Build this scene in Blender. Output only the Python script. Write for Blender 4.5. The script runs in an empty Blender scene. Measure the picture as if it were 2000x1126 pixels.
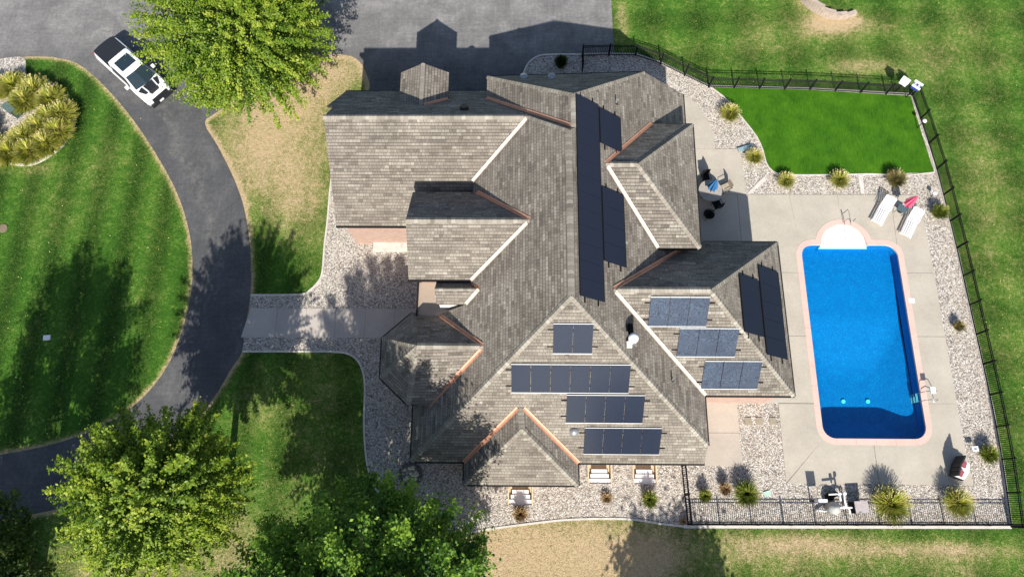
import bpy, math, random
import numpy as np
from mathutils import Vector, Matrix
from mathutils.geometry import tessellate_polygon
random.seed(7); rng = np.random.default_rng(7)
C = bpy.context.scene
COL = C.collection
R_ = math.radians

# ---------------------------------------------------------------- camera, sky, sun, exposure
CAMH = 42.6
ROT = np.array([[0.9998690732862514, -0.003862291000463966, 0.01571365628746951],
                [0.008338489722091322, 0.9552137989896589, -0.2957990328058868],
                [-0.013867439376019367, 0.29589133297204107, 0.9551209416598408]])
FPX = 1379.239
cam = bpy.data.cameras.new('camera'); co = bpy.data.objects.new('camera', cam); COL.objects.link(co)
m = Matrix([list(ROT[0]) + [0], list(ROT[1]) + [0], list(ROT[2]) + [CAMH], [0, 0, 0, 1]])
co.matrix_world = m
cam.sensor_fit = 'HORIZONTAL'; cam.sensor_width = 36; cam.lens = 36 * FPX / 2000
cam.clip_end = 2000; C.camera = co
SUN = Vector((0.045, -1.22, 1.0)).normalized()
SUN_EL = math.asin(SUN.z)
w = bpy.data.worlds.new('World'); C.world = w; w.use_nodes = True
nt = w.node_tree; nt.nodes.clear()
out = nt.nodes.new('ShaderNodeOutputWorld'); bg = nt.nodes.new('ShaderNodeBackground')
sky = nt.nodes.new('ShaderNodeTexSky'); sky.sky_type = 'NISHITA'; sky.sun_disc = False
sky.sun_elevation = SUN_EL; sky.sun_rotation = math.atan2(SUN.x, SUN.y)
bg.inputs['Strength'].default_value = 0.10
nt.links.new(sky.outputs[0], bg.inputs[0]); nt.links.new(bg.outputs[0], out.inputs[0])
sl = bpy.data.lights.new('sun', 'SUN'); sl.energy = 5.0; sl.angle = R_(0.5); sl.color = (1, 0.95, 0.87)
so = bpy.data.objects.new('sun', sl); COL.objects.link(so)
so.rotation_euler = SUN.to_track_quat('Z', 'Y').to_euler(); so.location = (0, -30, 60)
C.view_settings.view_transform = 'Standard'; C.view_settings.look = 'None'
C.view_settings.exposure = 0.52; C.view_settings.gamma = 1; C.view_settings.use_curve_mapping = False
C.cycles.max_bounces = 6; C.cycles.transparent_max_bounces = 12

# ---------------------------------------------------------------- surveying: a sight line of the drone meets a plane
def at(u, v, z=0.0):
    d = ROT @ np.array([(u - 1000) / FPX, (563 - v) / FPX, -1.0])
    t = (z - CAMH) / d[2]
    return np.array([d[0] * t, d[1] * t, z])
def on(u, v, p):                       # plane z = a + b x + c y
    d = ROT @ np.array([(u - 1000) / FPX, (563 - v) / FPX, -1.0]); a, b, c = p
    t = (a - CAMH) / (d[2] - b * d[0] - c * d[1])
    return np.array([0, 0, CAMH]) + d * t
def plane3(*P):
    A = np.array([[1, q[0], q[1]] for q in P]); return tuple(np.linalg.lstsq(A, np.array([q[2] for q in P]), rcond=None)[0])
def zp(p, x, y): return p[0] + p[1] * x + p[2] * y
def lift(p, xy): return [(x, y, zp(p, x, y)) for x, y in xy]

# ---------------------------------------------------------------- mesh helpers
class MB:
    def __init__(s): s.v = []; s.f = []; s.mi = []
    def add(s, vs, fs, mi=0):
        o = len(s.v); s.v += [tuple(map(float, q)) for q in vs]; s.f += [tuple(i + o for i in f) for f in fs]; s.mi += [mi] * len(fs)
        return s
    def box(s, c, d, rz=0.0, mi=0, tilt=None, mat=None):
        hx, hy, hz = d[0] / 2, d[1] / 2, d[2] / 2
        vs = [Vector((x, y, z)) for z in (-hz, hz) for x, y in ((-hx, -hy), (hx, -hy), (hx, hy), (-hx, hy))]
        M = mat if mat is not None else Matrix.Rotation(rz, 3, 'Z')
        if tilt is not None: M = M @ Matrix.Rotation(tilt, 3, 'X')
        vs = [M @ q + Vector(c) for q in vs]
        return s.add(vs, [(0, 3, 2, 1), (4, 5, 6, 7), (0, 1, 5, 4), (1, 2, 6, 5), (2, 3, 7, 6), (3, 0, 4, 7)], mi)
    def prism(s, xy, z0, z1, mi=0, cap=True):
        n = len(xy)
        ar = sum(xy[i][0] * xy[(i + 1) % n][1] - xy[(i + 1) % n][0] * xy[i][1] for i in range(n))
        xy = list(xy) if ar > 0 else list(xy)[::-1]
        za = z0 if hasattr(z0, '__len__') else [z0] * n; zb = z1 if hasattr(z1, '__len__') else [z1] * n
        if ar <= 0: za = list(za)[::-1]; zb = list(zb)[::-1]
        vs = [(x, y, za[i]) for i, (x, y) in enumerate(xy)] + [(x, y, zb[i]) for i, (x, y) in enumerate(xy)]
        fs = [(i, (i + 1) % n, (i + 1) % n + n, i + n) for i in range(n)]
        if cap:
            tri = tessellate_polygon([[Vector((x, y, 0)) for x, y in xy]])
            for t in tri:
                a, b, c = t
                cr = (xy[b][0] - xy[a][0]) * (xy[c][1] - xy[a][1]) - (xy[c][0] - xy[a][0]) * (xy[b][1] - xy[a][1])
                if cr < 0: b, c = c, b
                fs.append((a + n, b + n, c + n)); fs.append((a, c, b))
        return s.add(vs, fs, mi)
    def tube(s, pts, r, n=6, mi=0, r1=None, closed=False):
        pts = [Vector(p) for p in pts]; N = len(pts); vs = []; fs = []
        for i, p in enumerate(pts):
            a = pts[max(i - 1, 0)]; b = pts[min(i + 1, N - 1)]; t = (b - a)
            t = t.normalized() if t.length > 1e-9 else Vector((0, 0, 1))
            u = t.cross(Vector((0, 0, 1)) if abs(t.z) < .95 else Vector((1, 0, 0))).normalized(); w_ = t.cross(u)
            rr = r if r1 is None else r + (r1 - r) * i / max(N - 1, 1)
            for k in range(n):
                an = 2 * math.pi * k / n; vs.append(p + (u * math.cos(an) + w_ * math.sin(an)) * rr)
        for i in range(N - 1):
            for k in range(n):
                k2 = (k + 1) % n; fs.append((i * n + k, (i + 1) * n + k, (i + 1) * n + k2, i * n + k2))
        fs.append(tuple(range(n))); fs.append(tuple(range((N - 1) * n, N * n))[::-1])
        return s.add(vs, fs, mi)
    def lathe(s, prof, c=(0, 0, 0), n=16, mi=0):
        vs = []; fs = []
        for r, z in prof:
            for k in range(n):
                a = 2 * math.pi * k / n; vs.append((c[0] + r * math.cos(a), c[1] + r * math.sin(a), c[2] + z))
        for i in range(len(prof) - 1):
            for k in range(n):
                k2 = (k + 1) % n; fs.append((i * n + k, i * n + k2, (i + 1) * n + k2, (i + 1) * n + k))
        fs.append(tuple(range(n))[::-1]); fs.append(tuple(range((len(prof) - 1) * n, len(prof) * n)))
        return s.add(vs, fs, mi)
    def mesh(s, name, mats, smooth=False, bevel=0):
        me = bpy.data.meshes.new(name); me.from_pydata(s.v, [], s.f)
        for m_ in (mats if isinstance(mats, (list, tuple)) else [mats]): me.materials.append(m_)
        if any(s.mi): me.polygons.foreach_set('material_index', s.mi)
        if smooth: me.polygons.foreach_set('use_smooth', [True] * len(s.f))
        me.update(); return me
    def build(s, name, mats, parent=None, smooth=False, kind=None, loc=None):
        me = s.mesh(name, mats, smooth); o = bpy.data.objects.new(name, me); COL.objects.link(o)
        if loc is not None: o.location = loc
        if parent is not None: o.parent = parent
        if kind: o['kind'] = kind
        return o
def thing(name, label, cat, loc=(0, 0, 0), rz=0, group=None):
    o = bpy.data.objects.new(name, None); COL.objects.link(o); o.location = loc; o.rotation_euler = (0, 0, rz)
    o.empty_display_size = .2
    o['label'] = label; o['category'] = cat
    if group: o['group'] = group
    return o
def tag(o, label, cat, group=None):
    o['label'] = label; o['category'] = cat
    if group: o['group'] = group
    return o
def kids(o): return [c for c in bpy.data.objects if c.parent == o]
def copy_tree(o, ch):
    c = o.copy(); COL.objects.link(c)
    for k in ch:
        d = k.copy(); COL.objects.link(d); d.parent = c
    return c
def npmesh(name, verts, faces, mat, parent=None, attr=None, kind=None, smooth=False):
    """verts (N,3) array, faces (M,k) array, attr: {name: per-face value}"""
    me = bpy.data.meshes.new(name); k = faces.shape[1]
    me.vertices.add(len(verts)); me.vertices.foreach_set('co', np.ascontiguousarray(verts, dtype=np.float32).ravel())
    me.loops.add(faces.size); me.loops.foreach_set('vertex_index', faces.ravel().astype(np.int32))
    me.polygons.add(len(faces)); me.polygons.foreach_set('loop_start', (np.arange(len(faces)) * k).astype(np.int32))
    me.polygons.foreach_set('loop_total', np.full(len(faces), k, np.int32))
    me.materials.append(mat)
    if smooth: me.polygons.foreach_set('use_smooth', np.ones(len(faces), bool))
    me.update(calc_edges=True)
    for a, val in (attr or {}).items():
        at_ = me.attributes.new(a, 'FLOAT', 'FACE'); at_.data.foreach_set('value', np.asarray(val, np.float32))
    o = bpy.data.objects.new(name, me); COL.objects.link(o)
    if parent is not None: o.parent = parent
    if kind: o['kind'] = kind
    return o
def inpoly(px, py, poly):
    P = np.array(poly)[:, :2]; ins = np.zeros(px.shape, bool); j = len(P) - 1
    for i in range(len(P)):
        xi, yi = P[i]; xj, yj = P[j]
        c = ((yi > py) != (yj > py)) & (px < (xj - xi) * (py - yi) / (yj - yi + 1e-12) + xi)
        ins ^= c; j = i
    return ins
def smoothline(pts, n=6, closed=False):
    P = [np.array(p, float)[:2] for p in pts]; N = len(P); o = []
    for i in range(N if closed else N - 1):
        p0 = P[(i - 1) % N] if closed or i > 0 else P[i]; p1 = P[i]; p2 = P[(i + 1) % N]
        p3 = P[(i + 2) % N] if closed or i + 2 < N else p2
        for k in range(n):
            t = k / n
            o.append(.5 * ((2 * p1) + (-p0 + p2) * t + (2 * p0 - 5 * p1 + 4 * p2 - p3) * t * t + (-p0 + 3 * p1 - 3 * p2 + p3) * t ** 3))
    if not closed: o.append(P[-1])
    return [tuple(q) for q in o]
def sheet(name, outer, z, mat, holes=(), kind='structure', thick=0.0, parent=None):
    loops = [[Vector((x, y, z)) for x, y in outer]] + [[Vector((x, y, z)) for x, y in h] for h in holes]
    flat = [q for l in loops for q in l]; tri = tessellate_polygon(loops)
    fs = []
    for a, b, c in tri:
        cr = (flat[b].x - flat[a].x) * (flat[c].y - flat[a].y) - (flat[c].x - flat[a].x) * (flat[b].y - flat[a].y)
        fs.append((a, b, c) if cr > 0 else (a, c, b))
    mb = MB(); mb.add(flat, fs)
    if thick:
        o = 0
        for l in loops:
            n = len(l); vs = list(l) + [Vector((q.x, q.y, z - thick)) for q in l]
            mb.add(vs, [(i, i + n, (i + 1) % n + n, (i + 1) % n) for i in range(n)])
    ob = mb.build(name, mat, parent)
    if kind: ob['kind'] = kind
    return ob
def ribbon(pts, wdt, z0, z1, closed=False):
    """a strip of width wdt along a plan line, from z0 up to z1"""
    P = [np.array(p, float)[:2] for p in pts]; N = len(P); L = []; Rr = []
    for i in range(N):
        a = P[(i - 1) % N] if closed or i > 0 else P[i]; b = P[(i + 1) % N] if closed or i < N - 1 else P[i]
        t = (b - a) / (np.linalg.norm(b - a) + 1e-9); n = np.array([-t[1], t[0]])
        L.append(P[i] + n * wdt / 2); Rr.append(P[i] - n * wdt / 2)
    vs = [(*q, z1) for q in L] + [(*q, z1) for q in Rr] + [(*q, z0) for q in L] + [(*q, z0) for q in Rr]
    fs = []; M = N if closed else N - 1
    for i in range(M):
        j = (i + 1) % N
        fs += [(i, i + N, j + N, j), (i + 2 * N, i, j, j + 2 * N), (i + N, i + 3 * N, j + 3 * N, j + N)]
    if not closed: fs += [(0, 2 * N, 3 * N, N), (N - 1, 2 * N - 1, 4 * N - 1, 3 * N - 1)]
    return MB().add(vs, fs)

# ---------------------------------------------------------------- materials
class NT:
    def __init__(s, name):
        s.m = bpy.data.materials.new(name); s.m.use_nodes = True; s.t = s.m.node_tree; s.t.nodes.clear()
        s.o = s.n('ShaderNodeOutputMaterial')
    def n(s, ty, **k):
        x = s.t.nodes.new(ty)
        for a, b in k.items():
            if a in x.inputs: s.set(x.inputs[a], b)
            else: setattr(x, a, b)
        return x
    def set(s, inp, v):
        if isinstance(v, bpy.types.NodeSocket): s.t.links.new(v, inp)
        else: inp.default_value = v
    def coord(s): return s.n('ShaderNodeTexCoord').outputs['Object']
    def geo(s): return s.n('ShaderNodeNewGeometry').outputs['Position']
    def noise(s, vec, sc, det=4, rough=.55, dist=0):
        x = s.n('ShaderNodeTexNoise'); s.set(x.inputs['Vector'], vec); x.inputs['Scale'].default_value = sc
        x.inputs['Detail'].default_value = det; x.inputs['Roughness'].default_value = rough; x.inputs['Distortion'].default_value = dist
        return x.outputs['Fac']
    def ramp(s, fac, stops, interp='LINEAR'):
        x = s.n('ShaderNodeValToRGB'); s.set(x.inputs[0], fac); r = x.color_ramp; r.interpolation = interp
        while len(r.elements) < len(stops): r.elements.new(.5)
        for e, (p, c) in zip(r.elements, stops):
            e.position = p; e.color = (*c, 1) if hasattr(c, '__len__') else (c, c, c, 1)
        return x.outputs[0]
    def mix(s, f, a, b, mode='MIX'):
        x = s.n('ShaderNodeMix', data_type='RGBA', blend_type=mode)
        s.set(x.inputs[0], f)
        for i, v in ((6, a), (7, b)):
            if isinstance(v, tuple) and len(v) == 3: v = (*v, 1)
            s.set(x.inputs[i], v)
        return x.outputs[2]
    def math(s, op, a, b=0.0, clamp=False):
        x = s.n('ShaderNodeMath', operation=op); x.use_clamp = clamp; s.set(x.inputs[0], a); s.set(x.inputs[1], b); return x.outputs[0]
    def attr(s, name):
        x = s.n('ShaderNodeAttribute'); x.attribute_name = name; return x.outputs['Fac']
    def bump(s, h, st=.5, d=.02):
        x = s.n('ShaderNodeBump'); s.set(x.inputs['Height'], h); x.inputs['Strength'].default_value = st; x.inputs['Distance'].default_value = d; return x.outputs[0]
    def done(s, col, rough=.8, metal=0, normal=None, spec=.3, **kw):
        b = s.n('ShaderNodeBsdfPrincipled')
        s.set(b.inputs['Base Color'], (*col, 1) if isinstance(col, tuple) and len(col) == 3 else col)
        s.set(b.inputs['Roughness'], rough); s.set(b.inputs['Metallic'], metal); b.inputs['Specular IOR Level'].default_value = spec
        if normal is not None: s.set(b.inputs['Normal'], normal)
        for k, v in kw.items(): s.set(b.inputs[k], v)
        s.t.links.new(b.outputs[0], s.o.inputs[0]); return s.m
def plain(name, col, rough=.6, metal=0, var=.12, sc=6, spec=.4, **kw):
    t = NT(name); c = t.coord(); n = t.noise(c, sc, 5, .6)
    lo = tuple(x * (1 - var) for x in col); hi = tuple(min(1, x * (1 + var)) for x in col)
    return t.done(t.ramp(n, [(.3, lo), (.7, hi)]), rough, metal, t.bump(t.noise(c, sc * 9, 3), .15, .004), spec, **kw)

def mat_lawn():
    t = NT('lawn'); g = t.geo(); dry = t.attr('dry'); st = t.attr('stripe')
    n1 = t.noise(g, .35, 5, .6); n2 = t.noise(g, 1.7, 6, .65, .4); n3 = t.noise(g, 4.5, 6, .8); n4 = t.noise(g, 14, 4, .8)
    d = t.math('ADD', dry, t.math('MULTIPLY', t.math('SUBTRACT', n1, .5), .75))
    d = t.math('ADD', d, t.math('MULTIPLY', t.math('SUBTRACT', n2, .5), .95))
    d = t.math('ADD', d, t.math('MULTIPLY', t.math('SUBTRACT', n3, .5), 1.3))
    d = t.math('ADD', d, t.math('MULTIPLY', t.math('SUBTRACT', n4, .5), 1.2))
    col = t.ramp(d, [(.0, (.026, .082, .007)), (.22, (.06, .13, .015)), (.45, (.135, .175, .04)), (.62, (.25, .235, .09)), (.95, (.46, .345, .205))])
    f = t.math('ADD', t.math('MULTIPLY', n3, 1.1), t.math('MULTIPLY', n4, 1.6)); f = t.math('SUBTRACT', f, .2)
    f = t.math('ADD', f, t.math('MULTIPLY', st, .42)); f = t.math('SUBTRACT', f, .1)
    col = t.mix(1.0, col, t.n('ShaderNodeCombineColor', Red=f, Green=f, Blue=f).outputs[0], 'MULTIPLY')
    h = t.math('ADD', n3, n4)
    return t.done(col, .9, 0, t.bump(h, .9, .05), .15)
def mat_blades():
    t = NT('grass_blade'); d = t.attr('tone')
    col = t.ramp(d, [(0, (.05, .12, .012)), (.35, (.1, .19, .03)), (.6, (.25, .25, .08)), (1, (.5, .4, .22))])
    return t.done(col, .8, 0, None, .15)
def mat_asphalt():
    t = NT('asphalt'); g = t.geo(); old = t.attr('old')
    n1 = t.noise(g, .5, 5, .6, .5); n2 = t.noise(g, 4, 5, .6); n3 = t.noise(g, 30, 3, .6)
    s = t.math('ADD', t.math('MULTIPLY', n1, .5), t.math('MULTIPLY', n2, .3)); s = t.math('ADD', s, t.math('MULTIPLY', n3, .35))
    s = t.math('ADD', s, t.math('MULTIPLY', old, .35))
    col = t.ramp(s, [(.3, (.045, .047, .051)), (.58, (.084, .085, .088)), (.85, (.17, .165, .16)), (1.0, (.27, .26, .25))])
    mp = t.n('ShaderNodeMapping'); t.set(mp.inputs[0], g); mp.inputs['Scale'].default_value = (.25, 4, 1)
    sb = t.noise(mp.outputs[0], 1.6, 4, .65); mp2 = t.n('ShaderNodeMapping'); t.set(mp2.inputs[0], g); mp2.inputs['Scale'].default_value = (4, .25, 1)
    sb2 = t.noise(mp2.outputs[0], 1.6, 4, .65)
    k = t.math('ADD', t.math('MULTIPLY', t.math('ADD', sb, sb2), .45), .55); col = t.mix(1, col, t.n('ShaderNodeCombineColor', Red=k, Green=k, Blue=k).outputs[0], 'MULTIPLY')
    wr = t.math('MULTIPLY', t.attr('wear'), t.ramp(t.noise(g, 2.5, 5, .7), [(.4, 0.0), (.62, 1.0)])); col = t.mix(t.math('MULTIPLY', wr, .55), col, (.23, .22, .2))
    ol = t.ramp(t.noise(g, 1.3, 3, .8), [(.2, 1.0), (.26, 0.0)]); col = t.mix(t.math('MULTIPLY', ol, .7), col, (.02, .02, .022))
    return t.done(col, .85, 0, t.bump(t.math('ADD', n3, n2), .5, .01), .25)
def mat_gravel_bed():
    t = NT('gravel_bed'); g = t.geo()
    v = t.n('ShaderNodeTexVoronoi', feature='F1'); t.set(v.inputs['Vector'], g); v.inputs['Scale'].default_value = 12; v.inputs['Randomness'].default_value = 1
    e = t.n('ShaderNodeTexVoronoi', feature='DISTANCE_TO_EDGE'); t.set(e.inputs['Vector'], g); e.inputs['Scale'].default_value = 12
    hv = t.n('ShaderNodeSeparateColor'); t.set(hv.inputs[0], v.outputs['Color'])
    col = t.ramp(hv.outputs[0], [(0, (.2, .18, .16)), (.3, (.42, .37, .32)), (.6, (.6, .54, .47)), (1, (.8, .76, .7))])
    dk = t.ramp(e.outputs['Distance'], [(0, .25), (.12, 1.0)])
    col = t.mix(1.0, col, dk, 'MULTIPLY')
    return t.done(col, .85, 0, t.bump(e.outputs['Distance'], 1.0, .05), .2)
def mat_stone():
    t = NT('gravel_stone'); d = t.attr('tone')
    col = t.ramp(d, [(0, (.15, .13, .11)), (.16, (.28, .24, .2)), (.36, (.46, .39, .32)), (.6, (.58, .51, .42)), (.85, (.70, .64, .55)), (1, (.84, .81, .75))])
    return t.done(col, .75, 0, None, .3)
def mat_concrete(name, col, sc=1.0, var=.1):
    t = NT(name); g = t.geo(); n1 = t.noise(g, .7 * sc, 5, .6); n2 = t.noise(g, 7, 4, .6); n3 = t.noise(g, 50, 2, .5)
    f = t.math('ADD', t.math('MULTIPLY', n1, .55), t.math('MULTIPLY', n2, .3)); f = t.math('ADD', f, t.math('MULTIPLY', n3, .15))
    lo = tuple(x * (1 - var * 1.6) for x in col); hi = tuple(min(1, x * (1 + var)) for x in col)
    return t.done(t.ramp(f, [(.3, lo), (.68, hi)]), .82, 0, t.bump(n3, .25, .004), .25)
def mat_shingle():
    t = NT('asphalt_shingle'); d = t.attr('tone'); g = t.geo(); n = t.noise(g, 60, 2, .6); n1 = t.noise(g, .6, 4, .6)
    col = t.ramp(d, [(0, (.03, .028, .027)), (.1, (.09, .08, .072)), (.35, (.155, .134, .112)), (.6, (.212, .186, .155)), (.85, (.272, .244, .204)), (1, (.33, .305, .257))])
    n2 = t.noise(g, .22, 4, .7, .6); f = t.math('ADD', t.math('MULTIPLY', n, .5), t.math('MULTIPLY', n1, .7)); f = t.math('ADD', f, t.math('MULTIPLY', n2, .5)); f = t.math('ADD', f, .17)
    col = t.mix(1, col, t.n('ShaderNodeCombineColor', Red=f, Green=f, Blue=f).outputs[0], 'MULTIPLY')
    return t.done(col, .9, 0, t.bump(n, .4, .004), .15)
def mat_brick():
    t = NT('brick'); g = t.n('ShaderNodeNewGeometry')
    sp = t.n('ShaderNodeSeparateXYZ'); t.set(sp.inputs[0], g.outputs['Position'])
    cb = t.n('ShaderNodeCombineXYZ'); t.set(cb.inputs[0], t.math('ADD', sp.outputs[0], sp.outputs[1])); t.set(cb.inputs[1], sp.outputs[2])
    b = t.n('ShaderNodeTexBrick'); t.set(b.inputs['Vector'], cb.outputs[0]); b.inputs['Scale'].default_value = 1
    b.inputs['Brick Width'].default_value = .22; b.inputs['Row Height'].default_value = .075; b.inputs['Mortar Size'].default_value = .008
    b.inputs['Color1'].default_value = (.33, .19, .14, 1); b.inputs['Color2'].default_value = (.43, .28, .22, 1); b.inputs['Mortar'].default_value = (.45, .4, .36, 1)
    return t.done(b.outputs['Color'], .85, 0, t.bump(b.outputs['Fac'], .4, .005), .2)
def mat_leaf(name, cols, trans=.35):
    t = NT(name); d = t.attr('tone')
    col = t.ramp(d, [(i / (len(cols) - 1), c) for i, c in enumerate(cols)])
    b = t.n('ShaderNodeBsdfPrincipled'); t.set(b.inputs['Base Color'], col); b.inputs['Roughness'].default_value = .5; b.inputs['Specular IOR Level'].default_value = .35
    tr = t.n('ShaderNodeBsdfTranslucent'); t.set(tr.inputs[0], col)
    mx = t.n('ShaderNodeMixShader'); mx.inputs[0].default_value = trans
    t.t.links.new(b.outputs[0], mx.inputs[1]); t.t.links.new(tr.outputs[0], mx.inputs[2]); t.t.links.new(mx.outputs[0], t.o.inputs[0])
    return t.m
def mat_water():
    t = NT('water'); g = t.geo(); n = t.noise(g, 9, 5, .6, .8)
    tr = t.n('ShaderNodeBsdfTransparent'); tr.inputs[0].default_value = (.45, .92, .97, 1)
    gl = t.n('ShaderNodeBsdfGlossy'); gl.inputs['Roughness'].default_value = .06; bp = t.bump(n, .5, .03); t.set(gl.inputs['Normal'], bp)
    fr = t.n('ShaderNodeLayerWeight'); fa = t.math('ADD', t.math('POWER', fr.outputs['Facing'], 5.0), .03)
    mx = t.n('ShaderNodeMixShader'); t.set(mx.inputs[0], fa)
    t.t.links.new(tr.outputs[0], mx.inputs[1]); t.t.links.new(gl.outputs[0], mx.inputs[2]); t.t.links.new(mx.outputs[0], t.o.inputs[0])
    return t.m
def mat_liner():
    t = NT('pool_liner'); g = t.geo(); n = t.noise(g, 2.2, 4, .6); v = t.n('ShaderNodeTexVoronoi', feature='F1'); t.set(v.inputs['Vector'], g); v.inputs['Scale'].default_value = 14
    n5 = t.noise(g, 7, 4, .7, 1.2); f = t.math('ADD', t.math('MULTIPLY', n, .35), t.math('MULTIPLY', v.outputs['Distance'], .45)); f = t.math('ADD', f, t.math('MULTIPLY', n5, .3))
    return t.done(t.ramp(f, [(.25, (.0, .12, .35)), (.55, (.0, .18, .46)), (.8, (.002, .26, .57))]), .5, 0, None, .3)
def mat_panel(name, dust, spec=.5):
    t = NT(name); c = t.coord(); sp = t.n('ShaderNodeSeparateXYZ'); t.set(sp.inputs[0], c)
    base = (.015, .02, .038); fx = t.math('FRACT', t.math('MULTIPLY', sp.outputs[0], 9.8))
    ln = t.ramp(fx, [(0, 1.0), (.13, 0.0)]); col = t.mix(t.math('MULTIPLY', ln, .5), base, (.05, .065, .1))
    g = t.geo(); va = t.n('ShaderNodeVectorMath', operation='ADD'); t.set(va.inputs[0], g)
    wn = t.n('ShaderNodeTexNoise'); t.set(wn.inputs['Vector'], g); wn.inputs['Scale'].default_value = .9; wn.inputs['Detail'].default_value = 3
    vs = t.n('ShaderNodeVectorMath', operation='SCALE'); t.set(vs.inputs[0], wn.outputs['Color']); vs.inputs['Scale'].default_value = 2.6; t.set(va.inputs[1], vs.outputs[0])
    wv = t.n('ShaderNodeTexWave', wave_type='BANDS', bands_direction='Y'); t.set(wv.inputs['Vector'], va.outputs[0]); wv.inputs['Scale'].default_value = 2.6
    wv.inputs['Distortion'].default_value = 5; wv.inputs['Detail'].default_value = 3; wv.inputs['Detail Scale'].default_value = 1.3
    nz = t.noise(g, .9, 5, .65, .8); k = t.math('MULTIPLY', t.math('ADD', wv.outputs['Fac'], .35), nz)
    dfac = t.math('MULTIPLY', t.ramp(k, [(.15, .0), (.75, 1.0)]), dust)
    dfac = t.math('ADD', dfac, dust * .2)
    col = t.mix(dfac, col, (.15, .21, .3))
    return t.done(col, .22, 0, None, spec)

M = {}
M['lawn'] = mat_lawn(); M['blade'] = mat_blades(); M['asphalt'] = mat_asphalt(); M['bed'] = mat_gravel_bed(); M['stone'] = mat_stone()
M['deck'] = mat_concrete('deck_concrete', (.45, .405, .335), .8, .13); M['coping'] = mat_concrete('pink_coping', (.66, .455, .385), 1, .08)
M['patio'] = mat_concrete('patio_concrete', (.46, .40, .335), 1, .1); M['balcony'] = mat_concrete('balcony_tan', (.40, .32, .25), 1, .1); M['walk'] = mat_concrete('walk_concrete', (.47, .42, .375), 1, .12)
M['well'] = mat_concrete('well_tan', (.62, .5, .34), 1, .12); M['edging'] = mat_concrete('pale_edging', (.6, .56, .5), 3, .15); M['joint'] = plain('joint', (.2, .18, .15))
M['shingle'] = mat_shingle(); M['brick'] = mat_brick()
M['copper'] = plain('copper', (.62, .33, .22), .45, .35, .15, 4); M['glare_copper'] = plain('copper_sun_glare', (.72, .6, .5), .5, .1, .08, 4)  # second is a brighter copy of the copper, sun glare painted into its colour
M['bronze'] = plain('dark_bronze', (.02, .018, .017), .5, .2); M['trim'] = plain('white_trim', (.8, .77, .72), .6)
M['black'] = plain('black_metal', (.010, .010, .012), .75, 0, spec=.15); M['white'] = plain('white_plastic', (.82, .82, .82), .4, 0, .04)
M['grey'] = plain('grey_metal', (.33, .34, .35), .4, .4); M['steel'] = plain('steel', (.45, .42, .4), .3, .8)
M['water'] = mat_water(); M['liner'] = mat_liner(); M['fibreglass'] = plain('fibreglass', (.86, .88, .88), .4, 0, .03)
M['panel'] = mat_panel('solar_glass', .02); M['panel_dusty'] = mat_panel('dusty_solar_glass', .27); M['panel_dark'] = mat_panel('dark_solar_glass', .0, .08)
M['alu'] = plain('aluminium', (.75, .75, .74), .35, .3, .05)
M['bark'] = plain('bark', (.12, .095, .07), .9, 0, .35, 5)
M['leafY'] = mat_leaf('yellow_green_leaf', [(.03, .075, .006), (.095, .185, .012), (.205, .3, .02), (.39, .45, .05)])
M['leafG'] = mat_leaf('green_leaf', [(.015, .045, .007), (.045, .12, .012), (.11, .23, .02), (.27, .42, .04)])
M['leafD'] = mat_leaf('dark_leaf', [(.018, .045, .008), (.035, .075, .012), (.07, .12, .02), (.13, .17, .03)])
M['fescue'] = mat_leaf('fountain_grass', [(.08, .15, .01), (.26, .31, .02), (.48, .46, .07), (.68, .58, .22), (.78, .66, .38)], .25)
M['deadgrass'] = mat_leaf('dry_clump', [(.12, .09, .03), (.3, .2, .08), (.45, .3, .16), (.55, .4, .24)], .2)
M['fescueG'] = mat_leaf('green_fountain_grass', [(.04, .08, .008), (.1, .17, .012), (.22, .27, .03), (.42, .38, .1), (.55, .45, .22)], .25)
M['fescueB'] = mat_leaf('tan_fountain_grass', [(.08, .1, .02), (.19, .19, .05), (.33, .27, .1), (.48, .36, .18), (.6, .46, .27)], .25)
M['shrub'] = mat_leaf('dark_shrub', [(.02, .04, .01), (.05, .08, .015), (.09, .11, .02)], .2)

# ================================================================ GROUND PLAN
def G2(pts, z=0): return [tuple(at(u, v, z)[:2]) for u, v in pts]
east_edge = [(1780, 185), (1806, 260), (1831, 340), (1850, 415), (1872, 505), (1893, 600), (1918, 710), (1938, 800), (1957, 905), (1974, 1028)]
north_edge = [(1137, 107), (1190, 106), (1243, 107), (1292, 124), (1338, 147), (1384, 169), (1580, 174), (1780, 185)]
south_edge = [(1974, 1028), (1335, 1027), (1290, 1022), (1240, 1014), (1180, 1012), (1110, 1014), (1050, 1020), (950, 1033), (880, 1045), (800, 1020), (742, 965), (722, 925), (714, 880), (711, 820), (713, 760), (708, 722), (695, 700), (675, 689), (640, 686), (474, 686)]
west_edge = [(476, 660), (489, 602), (490, 576), (585, 575), (605, 567), (622, 550), (630, 530), (634, 480), (640, 430), (644, 380), (650, 330), (652, 300), (700, 250), (900, 200), (1010, 175), (1022, 145), (1032, 124), (1052, 110), (1080, 107), (1137, 107)]
E_pl = G2(east_edge); N_pl = G2(north_edge[:-1]); S_pl = smoothline(G2(south_edge[1:-1]), 3); W_pl = G2(west_edge[:-1])
BED = N_pl + E_pl + S_pl + G2([(474, 686)]) + W_pl
turf_px = [(1388, 171), (1480, 173), (1580, 176), (1680, 182), (1778, 188), (1800, 262), (1824, 337), (1700, 340), (1600, 342), (1530, 341), (1508, 334), (1496, 318), (1490, 295), (1478, 268), (1455, 238), (1428, 205), (1410, 187)]
TURF = G2(turf_px)
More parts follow.
